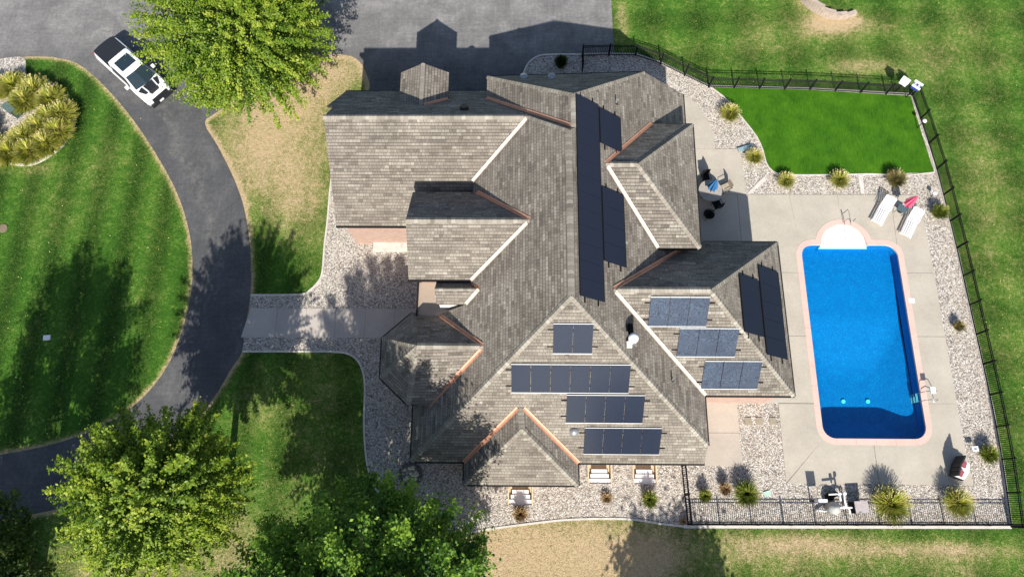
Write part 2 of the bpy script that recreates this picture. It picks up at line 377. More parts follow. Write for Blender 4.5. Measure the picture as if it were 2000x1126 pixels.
lane_R = [(720, 178), (722, 165), (716, 145), (706, 125), (690, 112), (660, 106), (625, 107), (560, 120), (430, 215), (400, 240), (425, 285), (455, 345), (475, 400), (486, 460), (490, 520), (489, 576), (477, 656), (472, 688), (450, 722), (425, 765), (400, 800), (350, 850), (280, 915), (220, 955), (127, 989), (43, 1007), (-60, 1025)]
lane_L = [(-60, 905), (0, 888), (60, 877), (127, 860), (190, 836), (247, 803), (290, 765), (325, 718), (348, 668), (366, 610), (376, 545), (374, 480), (363, 425), (343, 370), (315, 318), (282, 265), (248, 218), (215, 180), (185, 150), (150, 124), (110, 113), (50, 111), (-20, 122), (-90, 145)]
LR = smoothline(G2(lane_R), 3); LL = smoothline(G2(lane_L), 3)
DRIVE = G2([(1194, -90), (1194, 0), (1197, 60), (1200, 107), (1137, 109), (1075, 109), (1050, 113), (1030, 128), (1020, 150), (1010, 178)]) + LR + LL + [(-60, 30), (-60, 44), tuple(at(1194, -90)[:2])]
DRIVE = DRIVE[1:]
POOL = (17.7, 23.82, 4.0, 16.2)          # x0 x1 y0 y1 waterline
def rrect(x0, x1, y0, y1, r, n=6):
    o = []
    for cx, cy, a0 in ((x1 - r, y0 + r, -90), (x1 - r, y1 - r, 0), (x0 + r, y1 - r, 90), (x0 + r, y0 + r, 180)):
        for k in range(n + 1):
            a = R_(a0 + 90 * k / n); o.append((cx + r * math.cos(a), cy + r * math.sin(a)))
    return o
SX, SY, SR = 20.5, 16.1, 1.5             # half-round entry steps
def pool_outline(off=0.0):
    x0, x1, y0, y1 = POOL[0] - off, POOL[1] + off, POOL[2] - off, POOL[3] + off
    r = .75 + off; o = []
    for cx, cy, a0 in ((x1 - r, y0 + r, -90), (x1 - r, y1 - r, 0)):
        for k in range(7):
            a = R_(a0 + 15 * k); o.append((cx + r * math.cos(a), cy + r * math.sin(a)))
    rs = SR + off; a0 = math.asin(max(0, (y1 - SY)) / rs)
    for k in range(17):
        a = a0 + (math.pi - 2 * a0) * k / 16; o.append((SX + rs * math.cos(a), SY + rs * math.sin(a)))
    for cx, cy, a0 in ((x0 + r, y1 - r, 90), (x0 + r, y0 + r, 180)):
        for k in range(7):
            a = R_(a0 + 15 * k); o.append((cx + r * math.cos(a), cy + r * math.sin(a)))
    return o
wells = [(-0.84, .62, .16, 1.9), (3.80, 5.22, 1.36, 3.0), (6.42, 7.84, 1.36, 3.0)]
wells_h = [[(a, c), (b, c), (b, d), (a, d)] for a, b, c, d in wells]
HOUSE_HOLE = None

# ---- lawn: one sheet to the horizon, with how dry it is and the mowing stripes as attributes
xs = np.concatenate([[-900, -400, -150, -80, -60], np.arange(-45, 45.01, .25), [55, 80, 150, 400, 900]])
ys = np.concatenate([[-900, -400, -150, -60, -30], np.arange(-12, 45.01, .25), [55, 80, 150, 400, 900]])
XX, YY = np.meshgrid(xs, ys)
def blob(u, v, su, sv, a):
    c = at(u, v); return (c[0], c[1], su / 33., sv / 33., a)
BL = [blob(560, 180, 95, 90, .78), blob(500, 300, 90, 90, .6), blob(580, 380, 60, 70, .5), blob(600, 270, 60, 90, .12), blob(640, 830, 60, 120, .22), blob(660, 140, 70, 40, .5), blob(600, 470, 45, 40, .15),
      blob(1100, 1085, 130, 60, .8), blob(960, 1090, 60, 60, .5), blob(1260, 1100, 60, 60, .35), blob(460, 1060, 60, 70, .55), blob(300, 1126, 80, 40, .35),
      blob(1690, 130, 60, 18, .5), blob(1650, 50, 60, 22, .45), blob(1560, 70, 90, 40, .15), blob(1820, 120, 60, 60, .2), blob(1900, 60, 90, 70, .12),
      blob(1480, 50, 40, 40, .12), blob(1215, 40, 12, 60, .4), blob(1850, 1072, 120, 10, .45), blob(1560, 1060, 80, 14, .45), blob(1480, 1070, 60, 25, .2), blob(1960, 420, 50, 260, .12),
      blob(1920, 340, 40, 60, .15), blob(1610, 45, 45, 16, .4),
      blob(110, 420, 60, 50, .2), blob(60, 330, 60, 12, .35), blob(190, 330, 60, 60, .12), blob(500, 790, 40, 60, .3), blob(560, 740, 60, 30, .1), blob(200, 300, 40, 40, .12),
      blob(1500, 1090, 260, 40, .22), blob(1850, 1100, 160, 30, .2), blob(1930, 520, 40, 220, .12), blob(1500, 90, 200, 50, .1), blob(150, 1090, 130, 60, .35), blob(570, 650, 60, 30, .1)]
def seg_dist(px, py, line):
    d = np.full(px.shape, 1e9)
    for (ax, ay), (bx, by) in zip(line[:-1], line[1:]):
        dx, dy = bx - ax, by - ay; L = dx * dx + dy * dy + 1e-9
        t = np.clip(((px - ax) * dx + (py - ay) * dy) / L, 0, 1)
        d = np.minimum(d, np.hypot(px - ax - t * dx, py - ay - t * dy))
    return d
def dryness(x, y):
    d = np.where(x < -14, .06, .14)
    for cx, cy, sx, sy, a in BL: d = d + a * np.exp(-.5 * (((x - cx) / sx) ** 2 + ((y - cy) / sy) ** 2))
    e = np.minimum(seg_dist(x, y, LL), seg_dist(x, y, LR)); d = d + .9 * np.exp(-(e / .25) ** 2)
    wall = seg_dist(x, y, G2([(1560, -10), (1580, 20), (1620, 45), (1670, 35)])); d = d + .4 * np.exp(-(wall / .7) ** 2)
    return np.clip(d, 0, 1.2)
def stripes(x, y):
    left = 1 / (1 + np.exp((x + 14) * 2)); s = np.sin(2 * np.pi * x / 2.3) * left + (1 - left) * (.6 * np.sin(2 * np.pi * y / 3.1 + .3 * np.sin(x * .2)) + .7 * np.sin(2 * np.pi * x / 3.3))
    return s * np.clip(1.15 - 1.5 * dryness(x, y), 0, 1)
V = np.stack([XX.ravel(), YY.ravel(), np.zeros(XX.size)], 1); nx, ny = len(xs), len(ys)
ii, jj = np.meshgrid(np.arange(nx - 1), np.arange(ny - 1)); a = (jj * nx + ii).ravel()
F = np.stack([a, a + 1, a + 1 + nx, a + nx], 1)
inb = inpoly(V[:, 0], V[:, 1], BED); F = F[~inb[F].all(1)]
me = bpy.data.meshes.new('lawn'); me.from_pydata(V.tolist(), [], F.tolist()); me.materials.append(M['lawn'])
for nme, val in (('dry', dryness(V[:, 0], V[:, 1])), ('stripe', stripes(V[:, 0], V[:, 1]))):
    at_ = me.attributes.new(nme, 'FLOAT', 'POINT'); at_.data.foreach_set('value', val.astype(np.float32))
lawn = bpy.data.objects.new('lawn', me); COL.objects.link(lawn); lawn['kind'] = 'structure'

# ---- driveway
dv = sheet('driveway', DRIVE, .02, M['asphalt'], thick=.03)
# refine for the 'old' (paler, worn) attribute: a grid clipped is overkill, vertex values from position
import bmesh
bm = bmesh.new(); bm.from_mesh(dv.data)
for ax in range(2):
    for c in np.arange(-42, 42, .5):
        pn = Vector((1, 0, 0)) if ax == 0 else Vector((0, 1, 0))
        bmesh.ops.bisect_plane(bm, geom=bm.verts[:] + bm.edges[:] + bm.faces[:], plane_co=pn * c, plane_no=pn)
bm.to_mesh(dv.data); bm.free()
pv = np.array([v_.co[:] for v_ in dv.data.vertices])
old = 1 / (1 + np.exp(-(pv[:, 1] - 29.5) / 1.2)) * .9
CLN = G2([(318, 205), (332, 240), (355, 300), (385, 360), (400, 410), (418, 470), (425, 530)])
wear = np.exp(-(seg_dist(pv[:, 0] + .2 * np.sin(pv[:, 1] * 2), pv[:, 1], CLN) / .3) ** 2); at_ = dv.data.attributes.new('wear', 'FLOAT', 'POINT'); at_.data.foreach_set('value', wear.astype(np.float32))
at_ = dv.data.attributes.new('old', 'FLOAT', 'POINT'); at_.data.foreach_set('value', old.astype(np.float32))

# ---- gravel bed under and round the house and the pool
PO = pool_outline(.02); POC = pool_outline(.0)
gravel = sheet('gravel_bed', BED, .012, M['bed'], holes=[pool_outline(.3)] + wells_h)
# artificial turf
TM = NT('artificial_turf'); g_ = TM.geo(); a1 = TM.noise(g_, .8, 4, .6); a2 = TM.noise(g_, 18, 5, .8); a3 = TM.n('ShaderNodeMapping'); TM.set(a3.inputs[0], g_); a3.inputs['Scale'].default_value = (3, .35, 1)
TM.done(TM.ramp(TM.math('ADD', TM.math('MULTIPLY', a1, .35), TM.math('MULTIPLY', TM.math('ADD', a2, TM.noise(a3.outputs[0], 6, 4, .7)), .33)), [(.36, (.012, .055, .001)), (.51, (.038, .13, .002)), (.66, (.085, .2, .008))]), .85, 0, TM.bump(a2, .8, .03), .2)
M['turf'] = TM.m
turf = sheet('artificial_turf', TURF, .035, M['turf'], thick=.03)

# ---- pool deck, slab by slab
DX0, DX1, DY0, DY1 = 15.28, 25.86, 1.45, 19.67
deck = thing('pool_deck', 'x', 'x'); del deck['label']; del deck['category']; deck['kind'] = 'structure'
cop = pool_outline(.33)
g_ = .012
def slab(poly, mat=None, z=.05, parent=deck, name='slab', t=.12):
    mb = MB(); mb.prism(poly, z - t, z); return mb.build(name, mat or M['deck'], parent)
def clip_half(poly, nx_, ny_, c):        # keep nx x + ny y <= c
    o = []
    for i in range(len(poly)):
        p, q = poly[i], poly[(i + 1) % len(poly)]; a = nx_ * p[0] + ny_ * p[1] - c; b = nx_ * q[0] + ny_ * q[1] - c
        if a <= 0: o.append(p)
        if (a < 0 < b) or (b < 0 < a): t = a / (a - b); o.append((p[0] + (q[0] - p[0]) * t, p[1] + (q[1] - p[1]) * t))
    return o
cxs = [(POOL[0] - .33, POOL[2] - .33), (POOL[1] + .33, POOL[2] - .33), (POOL[1] + .33, POOL[3] + .33), (POOL[0] - .33, POOL[3] + .33)]
ox0, oy0 = cxs[0]; ox1, oy1 = cxs[2]
def arcpts(cx, cy, r, a0, a1, n=6): return [(cx + r * math.cos(R_(a0 + (a1 - a0) * k / n)), cy + r * math.sin(R_(a0 + (a1 - a0) * k / n))) for k in range(n + 1)]
RC = 1.08
# west band, south band, east band, north band as polygons then cut by joints
west = [(DX0, DY0 + g_), (DX0, 6.05)] ; 
south_band = [(DX0 + .02, DY0), (DX1 + .1, DY0), (DX1 - .35, oy0 - 0), (ox1, oy0), (ox1 - RC, oy0)]
slabs = []
slabs.append([(DX0, DY0), (20.6 - g_, DY0), (20.6 - g_, oy0), (ox0 + RC, oy0)] + arcpts(ox0 + RC, oy0 + RC, RC, 270, 225, 4)[1:])
slabs.append([(20.6 + g_, DY0), (DX1 + .12, DY0), (DX1 + .02, 3.2), (ox1 - .316, oy0 + .316)] + arcpts(ox1 - RC, oy0 + RC, RC, 315, 270, 4)[1:] + [(20.6 + g_, oy0)])
slabs.append([(DX0 - .02, DY0 + .03)] + arcpts(ox0 + RC, oy0 + RC, RC, 225, 180, 4)[:] + [(ox0, 6.05), (DX0, 6.05)])
slabs.append([(DX1 + .02, 3.2 + g_), (DX1 - .03, 6.1), (ox1, 6.1), (ox1, oy0 + RC)] + arcpts(ox1 - RC, oy0 + RC, RC, 360, 315, 4)[1:])
for y0, y1 in ((6.1, 10.2), (10.2, 14.3)):
    slabs.append([(ox1, y0 + g_), (DX1, y0 + g_), (DX1, y1 - g_), (ox1, y1 - g_)])
for y0, y1 in ((6.08, 10.2), (10.2, 14.3)):
    slabs.append([(14.0, y0 + g_), (ox0, y0 + g_), (ox0, y1 - g_), (14.0, y1 - g_)])
slabs.append([(ox1, 14.3 + g_), (DX1, 14.3 + g_), (DX1 - .05, 17.9), (DX1 - .25, 19.67), (ox1 - .2, 19.67)] + [(ox1 - .3, oy1 - .3)] + arcpts(ox1 - RC, oy1 - RC, RC, 45, 0, 4)[1:])
slabs.append([(14.0, 14.3 + g_), (ox0, 14.3 + g_)] + arcpts(ox0 + RC, oy1 - RC, RC, 180, 135, 4)[1:] + [(ox0 - 0, DY1), (14.55, DY1), (14.0, DY1)])
def arc_steps(a0, a1, n=8):
    rs = SR + .33; return [(SX + rs * math.cos(R_(a0 + (a1 - a0) * k / n)), SY + rs * math.sin(R_(a0 + (a1 - a0) * k / n))) for k in range(n + 1)]
aa = math.degrees(math.asin((oy1 - SY) / (SR + .33)))
slabs.append([(ox0 + g_, DY1)] + arcpts(ox0 + RC, oy1 - RC, RC, 135, 90, 4) + arc_steps(180 - aa, 90) + [(SX, DY1)])
slabs.append([(SX + g_, DY1)] + arc_steps(90, aa)[0:] + arcpts(ox1 - RC, oy1 - RC, RC, 90, 45, 4) + [(ox1 - .22, DY1)])
for s_ in slabs: slab(s_)
# patio north of the wing, walk along the house, terrace south-east
slab([(9.5, 15.0), (13.98, 15.0), (13.98, 19.67), (9.5, 19.67)]); slab([(9.5, 19.69), (14.53, 19.69), (14.6, 20.4), (14.45, 23.0), (9.5, 23.0)])
nw = thing('garden_walk', 'x', 'x'); del nw['label']; del nw['category']; nw['kind'] = 'structure'
slab([(9.0, 23.02)] + G2([(1397, 291), (1393, 262), (1380, 232), (1362, 205), (1345, 190)]) + [(9.0, 27.2)], parent=nw)
slab([(15.3, 6.1), (17.36, 6.1), (17.36, 6.55), (14.0, 6.55), (14.0, 6.13)][:5], z=.047)
terr = thing('terrace', 'x', 'x'); del terr['label']; del terr['category']; terr['kind'] = 'structure'
for y0, y1 in ((2.4, 4.3), (4.32, 6.1)): slab([(9.3, y0), (12.85 + (y0 > 3) * -.02, y0), (12.8, y1), (9.3, y1)], M['patio'], .05, terr)
# pink coping: segments round the pool
cp_in = pool_outline(-.03); cp_out = pool_outline(.33)
coping = thing('pool_coping', 'x', 'x'); del coping['label']; del coping['category']; coping['kind'] = 'structure'
n_ = len(cp_in)
def ring_piece(idx):
    mb = MB(); a = [cp_in[i % n_] for i in idx]; b = [cp_out[i % n_] for i in idx]
    k = len(a); vs = [(*p, .062) for p in a] + [(*p, .062) for p in b] + [(*p, -.06) for p in a] + [(*p, -.06) for p in b]; fs = []
    for i in range(k - 1): fs += [(i, i + k, i + 1 + k, i + 1), (i, i + 1, i + 1 + 2 * k, i + 2 * k), (i + k, i + 3 * k, i + 1 + 3 * k, i + 1 + k)]
    fs += [(0, 2 * k, 3 * k, k), (k - 1, 2 * k - 1, 4 * k - 1, 3 * k - 1)]
    mb.add(vs, fs); mb.build('coping_stone', M['coping'], coping)
for rg in ([0, 1, 2, 3], [3, 4, 5, 6], [7, 8, 9, 10], [10, 11, 12, 13], [13, 14], [14, 15, 16, 17, 18], [18, 19, 20, 21, 22], [22, 23, 24, 25, 26], [26, 27, 28, 29, 30], [30, 31], [31, 32, 33, 34], [34, 35, 36, 37], [38, 39, 40, 41], [41, 42, 43, 44]): ring_piece(rg)
def straight_piece(p, q, r, s):
    mb = MB(); mb.prism([p, q, r, s], -.06, .062); mb.build('coping_stone', M['coping'], coping)
for x0, x1 in ((POOL[0] - .33, POOL[0] + .03), (POOL[1] - .03, POOL[1] + .33)):
    ysn = np.linspace(POOL[2] + .75, POOL[3] - .75, 10)
    for a, b in zip(ysn[:-1], ysn[1:]): straight_piece((x0, a + .004), (x1, a + .004), (x1, b - .004), (x0, b - .004))
xsn = np.linspace(POOL[0] + .75, POOL[1] - .75, 5)
for a, b in zip(xsn[:-1], xsn[1:]): straight_piece((a + .004, POOL[2] - .33), (b - .004, POOL[2] - .33), (b - .004, POOL[2] + .03), (a + .004, POOL[2] + .03))

# ---- pool
pool = thing('swimming_pool', 'long rectangular blue swimming pool with rounded corners and white half-round steps at its north end', 'swimming pool', (20.7, 10.1, 0))
def lp(o):                                  # children carry world-space meshes
    o.location = (-20.7, -10.1, 0); return o
mb = MB(); po = pool_outline(0.0); n = len(po)
SH = -.85; DP = -1.65
mb.add([(*p, .0) for p in po] + [(*p, SH) for p in po], [(i, i + n, (i + 1) % n + n, (i + 1) % n) for i in range(n)])
lp(mb.build('pool_wall', M['liner'], pool))
x0, x1, y0, y1 = POOL; FL = MB()
hx0, hx1, hy0, hy1 = x0 + .9, x1 - 1.75, y0 + 1.2, 8.4; by = 11.6
cor = [(x0, y0, SH), (x1, y0, SH), (x1, by, SH - .14), (x0, by, SH - .14), (x1, y1 + 1.6, SH), (x0, y1 + 1.6, SH), (hx0, hy0, DP), (hx1, hy0, DP), (hx1, hy1, DP), (hx0, hy1, DP), (x1, 14.0, SH), (x0, 14.0, SH)]
FL.add(cor, [(6, 7, 8, 9), (0, 1, 7, 6), (1, 2, 8, 7), (2, 3, 9, 8), (3, 0, 6, 9), (3, 2, 10, 11), (11, 10, 4, 5)])
fl = FL.build('pool_floor', M['liner'], pool); lp(fl)
bm = bmesh.new(); bm.from_mesh(fl.data); bmesh.ops.subdivide_edges(bm, edges=bm.edges[:], cuts=9, use_grid_fill=True)
for _ in range(3): bmesh.ops.smooth_vert(bm, verts=[v_ for v_ in bm.verts if not v_.is_boundary], factor=.5, use_axis_x=False, use_axis_y=False, use_axis_z=True)
bm.to_mesh(fl.data); bm.free(); fl.data.polygons.foreach_set('use_smooth', [True] * len(fl.data.polygons))
lp(sheet('water_surface', po, -.2, M['water'], kind=None, parent=pool))
mb = MB()
for k, (rr, z) in enumerate(((SR - .02, -.12), (SR - .42, -.38), (SR - .82, -.66))):
    pass
for k, (yo, zz) in enumerate(((.35, -.12), (.1, -.17), (-.06, -.19))):
    ya = SY + (SR - .05) if k == 0 else SY + (.35, .1, -.06)[k - 1]; yb = SY + yo
    # half-disc strips between yb and ya
    def half(yv): 
        dy_ = yv - SY; return math.sqrt(max((SR - .03) ** 2 - dy_ ** 2, 0.0)) if dy_ > 0.05 else SR - .03
    pts = [(SX - half(yv), yv) for yv in np.linspace(yb, ya, 6)] + [(SX + half(yv), yv) for yv in np.linspace(ya, yb, 6)]
    mb.prism(pts, zz - .07, zz)
mb.prism([(SX - SR - .05, SY - .09), (SX + SR + .05, SY - .09), (SX + SR, SY + .02), (SX - SR, SY + .02)], -.3, -.24)
stp = lp(mb.build('steps', M['fibreglass'], pool))
mb = MB(); mb.prism([(SX - SR + .06, SY - .02), (SX + SR - .06, SY - .02), (SX + SR - .06, SY + .1), (SX - SR + .06, SY + .1)], -1.0, -.31); lp(mb.build('step_riser', M['liner'], pool))
# shell that closes the alcove behind the steps in white
mb = MB(); k = 17; arc = [(SX + (SR - .015) * math.cos(math.pi * i / 16), SY + (SR - .015) * math.sin(math.pi * i / 16)) for i in range(17)]
mb.add([(*p, 0.0) for p in arc] + [(*p, -1.0) for p in arc], [(i, i + 17, i + 18, i + 1) for i in range(16)])
lp(mb.build('step_shell', M['fibreglass'], pool))
for u in (1647, 1695):
    p_ = at(u, 783, -1.6); mb = MB(); mb.lathe([(.13, 0), (.13, .05), (.1, .07)], (p_[0], p_[1], -1.62), 12)
    lp(mb.build('main_drain', plain('drain_%d' % u, (.35, .9, .85), .5), pool))
mb = MB(); mb.prism([(24.0, 12.35), (24.35, 12.35), (24.35, 12.65), (24.0, 12.65)], .05, .075); lp(mb.build('skimmer_lid', M['white'], pool))
# ladder
lad = thing('pool_ladder', 'steel ladder with two curved rails on the east side of the pool', 'pool ladder', (23.9, 6.5, 0))
for s_ in (-.25, .25):
    mb = MB(); mb.tube([(.62, s_, .05), (.62, s_, .45), (.5, s_, .72), (.25, s_, .8), (.0, s_, .68), (-.12, s_, .4), (-.16, s_, -.1), (-.18, s_, -1.0)], .022, 6); mb.build('rail', M['steel'], lad, True)
for z in (-.3, -.6, -.9):
    mb = MB(); mb.box((-.17, 0, z), (.1, .5, .03)); mb.build('rung', M['white'], lad)
for s_ in (-.25, .25):
    mb = MB(); mb.lathe([(.07, .05), (.06, .08)], (.62, s_, 0), 10); mb.build('flange', M['white'], lad)
mb = MB(); mb.box((.22, .28, .83), (.3, .38, .05)); mb.build('ladder_seat', M['white'], lad)
hr = thing('pool_handrail', 'slim steel handrail standing at the top of the white pool steps', 'handrail', (20.62, 17.6, 0))
mb = MB(); mb.tube([(0, .1, .05), (0, .1, .75), (.03, 0, .9), (.1, -.4, .85), (.12, -.9, .3), (.1, -1.0, -.3)], .022, 6); mb.build('rail', M['steel'], hr, True)
mb = MB(); mb.tube([(.5, .1, .05), (.5, .1, .7), (.45, .05, .86), (.3, -.1, .86), (.1, -.2, .82)], .018, 6); mb.build('brace', M['steel'], hr, True)

# ---- front walk
fw = thing('front_walk', 'x', 'x'); del fw['label']; del fw['category']; fw['kind'] = 'structure'
wy0 = at(600, 659)[1]; wy1 = at(600, 602)[1]
wx = [at(482, 630)[0], at(540, 630)[0], at(597, 630)[0], at(655, 630)[0], at(713, 630)[0], at(771, 630)[0], -6.4]
for i, (a, b) in enumerate(zip(wx[:-1], wx[1:])):
    s0 = -.25 if i == 0 else 0
    slab([(a + .008 + (s0 if i == 0 else 0), wy0), (b - .008, wy0), (b - .008, wy1), (a + .008 + (.15 if i == 0 else 0), wy1)], M['walk'], .045, fw)
# ---- pale edging strips
def edging(pts, label_kind='structure', w_=.11, z=.06, mat='edging', name='edging'):
    o = ribbon(pts, w_, 0, z).build(name, M[mat]); o['kind'] = label_kind; return o
edging(S_pl); edging(G2([(474, 686), (476, 660)])[:1] + G2([(476, 686)])) if False else None
edging(smoothline(G2([(490, 576), (585, 575), (605, 567), (622, 550), (630, 530), (634, 480), (640, 430), (644, 380), (650, 330)]), 3))
edging(smoothline(G2([(1022, 145), (1032, 124), (1052, 110), (1080, 107), (1137, 107)]), 3)); edging(G2([(474, 686), (640, 686)]))
edging(N_pl + E_pl[:1], w_=.14, z=.08); edging(E_pl, w_=.14, z=.08); edging(G2(south_edge[:2]), w_=.2, z=.08)
edging(smoothline(G2(turf_px[5:] + turf_px[:1]), 2), w_=.07)
# pale splash strips lying in the gravel
for q in ([(1458, 378), (1492, 345), (1497, 351), (1466, 379)], [(1675, 342), (1684, 342), (1688, 377), (1680, 377)]):
    sheet('drain_strip', G2(q), .06, M['edging'], thick=.05)
for u, v in ((1461, 822), (1483, 822), (1509, 822)):
    c = at(u, v); mb = MB(); mb.box((c[0], c[1], .04), (.4, .42, .06), random.uniform(-.05, .05)); o = mb.build('stepping_stone', plain('tan_paver%d' % u, (.3, .26, .19), .85))
    tag(o, {1461: 'square tan stepping stone nearest the terrace, in the gravel', 1483: 'square tan stepping stone between the two others in the gravel', 1509: 'square tan stepping stone nearest the pool deck, in the gravel'}[u], 'stepping stone', 'stepping stones in the gravel')

# ---- window wells south of the house
for i, (a, b, c, d) in enumerate(wells):
    L = ['window well with white stepped front under the projecting south gable', 'left of the two window wells under the long south eave', 'window well under the south eave with a grass clump leaning over it'][i]
    ww = thing('window_well', L, 'window well', ((a + b) / 2, (c + d) / 2, 0), 0, 'window wells along the south wall'); ox, oy = (a + b) / 2, (c + d) / 2
    W_, D_ = b - a, d - c; hw, hd = W_ / 2, D_ / 2; dp = -.42
    for sx in (-1, 1): mb = MB(); mb.box((sx * (hw - .04), 0, (dp + .1) / 2), (.08, D_, -dp + .1)); mb.build('side_wall', M['well'], ww)
    mb = MB(); mb.box((0, 0, dp), (W_ - .16, D_, .06)); mb.build('well_floor', M['well'], ww)
    for k in range(3):
        mb = MB(); w2 = W_ - .18 - k * .16; q = .27 if k < 2 else .18; mb.box((0, -hd + .14 + k * .27, -.05 - k * .06 - .12), (w2, .27, .24)); mb.build('step', M['white'], ww)

# ================================================================ HOUSE
house = thing('house', 'large brick house with many grey shingled hip and gable roofs and copper valleys', 'house', (0, 0, 0))
zr = 10.5; xr, ya_, yb_ = 2.29, 9.6, 18.41
PE = (12.492, -.87, 0); PA = (8.4493, .8955, 0); PS = (.546, 0, 1.0369); PN = (28.413, 0, -.973); PGS = (-13.99, 0, 1.12); PH = (7.90, .8955, 0)
def isect_y(p, q, x): return (q[0] - p[0] + (q[1] - p[1]) * x) / (p[2] - q[2])
tabs = []       # collected per slope
def clip_poly_halves(poly, a, lo, hi):   # keep lo <= coord a <= hi, poly 2D list
    for sgn, c in ((1, hi), (-1, -lo)):
        o = []
        for i in range(len(poly)):
            p, q = poly[i], poly[(i + 1) % len(poly)]; f1 = sgn * p[a] - c; f2 = sgn * q[a] - c
            if f1 <= 0: o.append(p)
            if (f1 < 0 < f2) or (f2 < 0 < f1):
                t = f1 / (f1 - f2); o.append((p[0] + (q[0] - p[0]) * t, p[1] + (q[1] - p[1]) * t))
        poly = o
        if len(poly) < 3: return []
    return poly
EXPO = .19
def roof_slope(P, label=None, parent=house, expo=EXPO):
    """P: 3D polygon lying (nearly) in one plane; builds deck slab and rows of shingle tabs"""
    P = [Vector(map(float, q)) for q in P]; pa = plane3(*[tuple(q) for q in P])
    n = Vector((-pa[1], -pa[2], 1)).normalized()
    up = Vector((pa[1], pa[2], pa[1] ** 2 + pa[2] ** 2)).normalized(); e = up.cross(n).normalized()
    O = min(P, key=lambda q: q.dot(up)).copy(); O.z = zp(pa, O.x, O.y)
    # base slab
    mb = MB(); k = len(P); base = [(q.x, q.y, zp(pa, q.x, q.y)) for q in P]
    xy = [(q.x, q.y) for q in P]; mb.prism(xy, [b[2] - .2 for b in base], [b[2] - .0 for b in base])
    o = mb.build('roof_slope', M['under'], parent)
    if label: o['label'] = label
    L2 = [((q - O).dot(e), (q - O).dot(up)) for q in P]
    smin = min(q[1] for q in L2); smax = max(q[1] for q in L2)
    vs = []; fs3 = []; tones = []; s = smin; row = 0
    V_, F_, T_ = [], [], []
    tone = .5
    while s < smax:
        strip = clip_poly_halves(L2, 1, s, s + expo)
        if len(strip) >= 3:
            umin = min(q[0] for q in strip); umax = max(q[0] for q in strip)
            u = umin - random.random() * .3; left = 0
            while u < umax:
                wd = random.choice((.15, .17, .2, .22, .26))
                if left <= 0:
                    left = random.choice((1, 1, 2, 2, 3, 4)); tone = min(1, max(.32, random.gauss(.6, .145)))
                left -= 1
                pc = clip_poly_halves(strip, 0, max(u, umin - 1), u + wd - .012)
                if len(pc) >= 3:
                    tt = tone + random.gauss(0, .05); b0 = len(V_)
                    for (a, b) in pc:
                        h = .006 + .022 * (1 - (b - s) / expo)
                        V_.append(O + e * a + up * b + n * h)
                    F_.append(tuple(range(b0, b0 + len(pc)))); T_.append(tt)
                    # butt edge
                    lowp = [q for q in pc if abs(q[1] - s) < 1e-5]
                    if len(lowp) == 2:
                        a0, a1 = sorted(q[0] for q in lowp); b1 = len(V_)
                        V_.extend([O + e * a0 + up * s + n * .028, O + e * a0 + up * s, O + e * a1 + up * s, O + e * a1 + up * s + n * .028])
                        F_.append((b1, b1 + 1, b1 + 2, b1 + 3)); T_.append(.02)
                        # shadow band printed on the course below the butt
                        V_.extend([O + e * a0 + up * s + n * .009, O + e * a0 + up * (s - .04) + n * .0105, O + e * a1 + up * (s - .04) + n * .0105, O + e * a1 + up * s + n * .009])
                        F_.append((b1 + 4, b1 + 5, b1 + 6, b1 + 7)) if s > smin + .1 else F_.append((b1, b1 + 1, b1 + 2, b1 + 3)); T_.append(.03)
                u += wd
        s += expo; row += 1
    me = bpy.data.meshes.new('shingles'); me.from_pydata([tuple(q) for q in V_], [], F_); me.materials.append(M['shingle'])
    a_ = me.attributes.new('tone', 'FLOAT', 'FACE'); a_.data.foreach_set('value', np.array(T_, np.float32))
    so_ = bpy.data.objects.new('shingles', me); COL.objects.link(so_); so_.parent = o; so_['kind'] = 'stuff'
    o['pl'] = list(pa); return o, pa, n
M['under'] = plain('underlay', (.035, .033, .031), .9)
cap_count = 0
def ridge_caps(a, b, par, wd=.32, off=.06, nside=None):
    """bent cap shingles along a ridge or hip"""
    a, b = Vector(a), Vector(b); L = (b - a).length; t = (b - a).normalized(); side = t.cross(Vector((0, 0, 1))).normalized()
    upv = side.cross(t).normalized(); k = int(L / .21); V_, F_, T_ = [], [], []
    for i in range(k):
        c0 = a + t * (L * i / k); c1 = a + t * (L * (i + 1.0) / k); b0 = len(V_)
        for c, h in ((c0, off + .02), (c1, off)):
            V_.extend([c - side * wd / 2 + upv * (h - wd * .33), c + upv * h, c + side * wd / 2 + upv * (h - wd * .33)])
        F_.extend([(b0, b0 + 3, b0 + 4, b0 + 1), (b0 + 1, b0 + 4, b0 + 5, b0 + 2), (b0, b0 + 1, b0 + 2)]); tn = min(1, max(.3, random.gauss(.82, .12))); T_.extend([tn, tn, .03])
    me = bpy.data.meshes.new('ridge_cap'); me.from_pydata([tuple(q) for q in V_], [], F_); me.materials.append(M['shingle'])
    a_ = me.attributes.new('tone', 'FLOAT', 'FACE'); a_.data.foreach_set('value', np.array(T_, np.float32))
    o = bpy.data.objects.new('ridge_cap', me); COL.objects.link(o); o.parent = par; o['kind'] = 'stuff'; return o
def flashing(a, b, par=house, mat='copper', wd=.24, off=.085):
    if mat == 'glare_copper': wd = .2
    a, b = Vector(a), Vector(b); t = (b - a).normalized(); side = t.cross(Vector((0, 0, 1))).normalized(); upv = side.cross(t).normalized()
    vs = []
    for c in (a, b): vs += [c - side * wd / 2 + upv * (off + .05), c - side * .02 + upv * off, c + upv * (off + .035), c + side * .02 + upv * off, c + side * wd / 2 + upv * (off + .05)]
    mb = MB(); mb.add(vs, [(i, i + 1, i + 6, i + 5) for i in range(4)]); return mb.build('valley_flashing', M[mat], par)
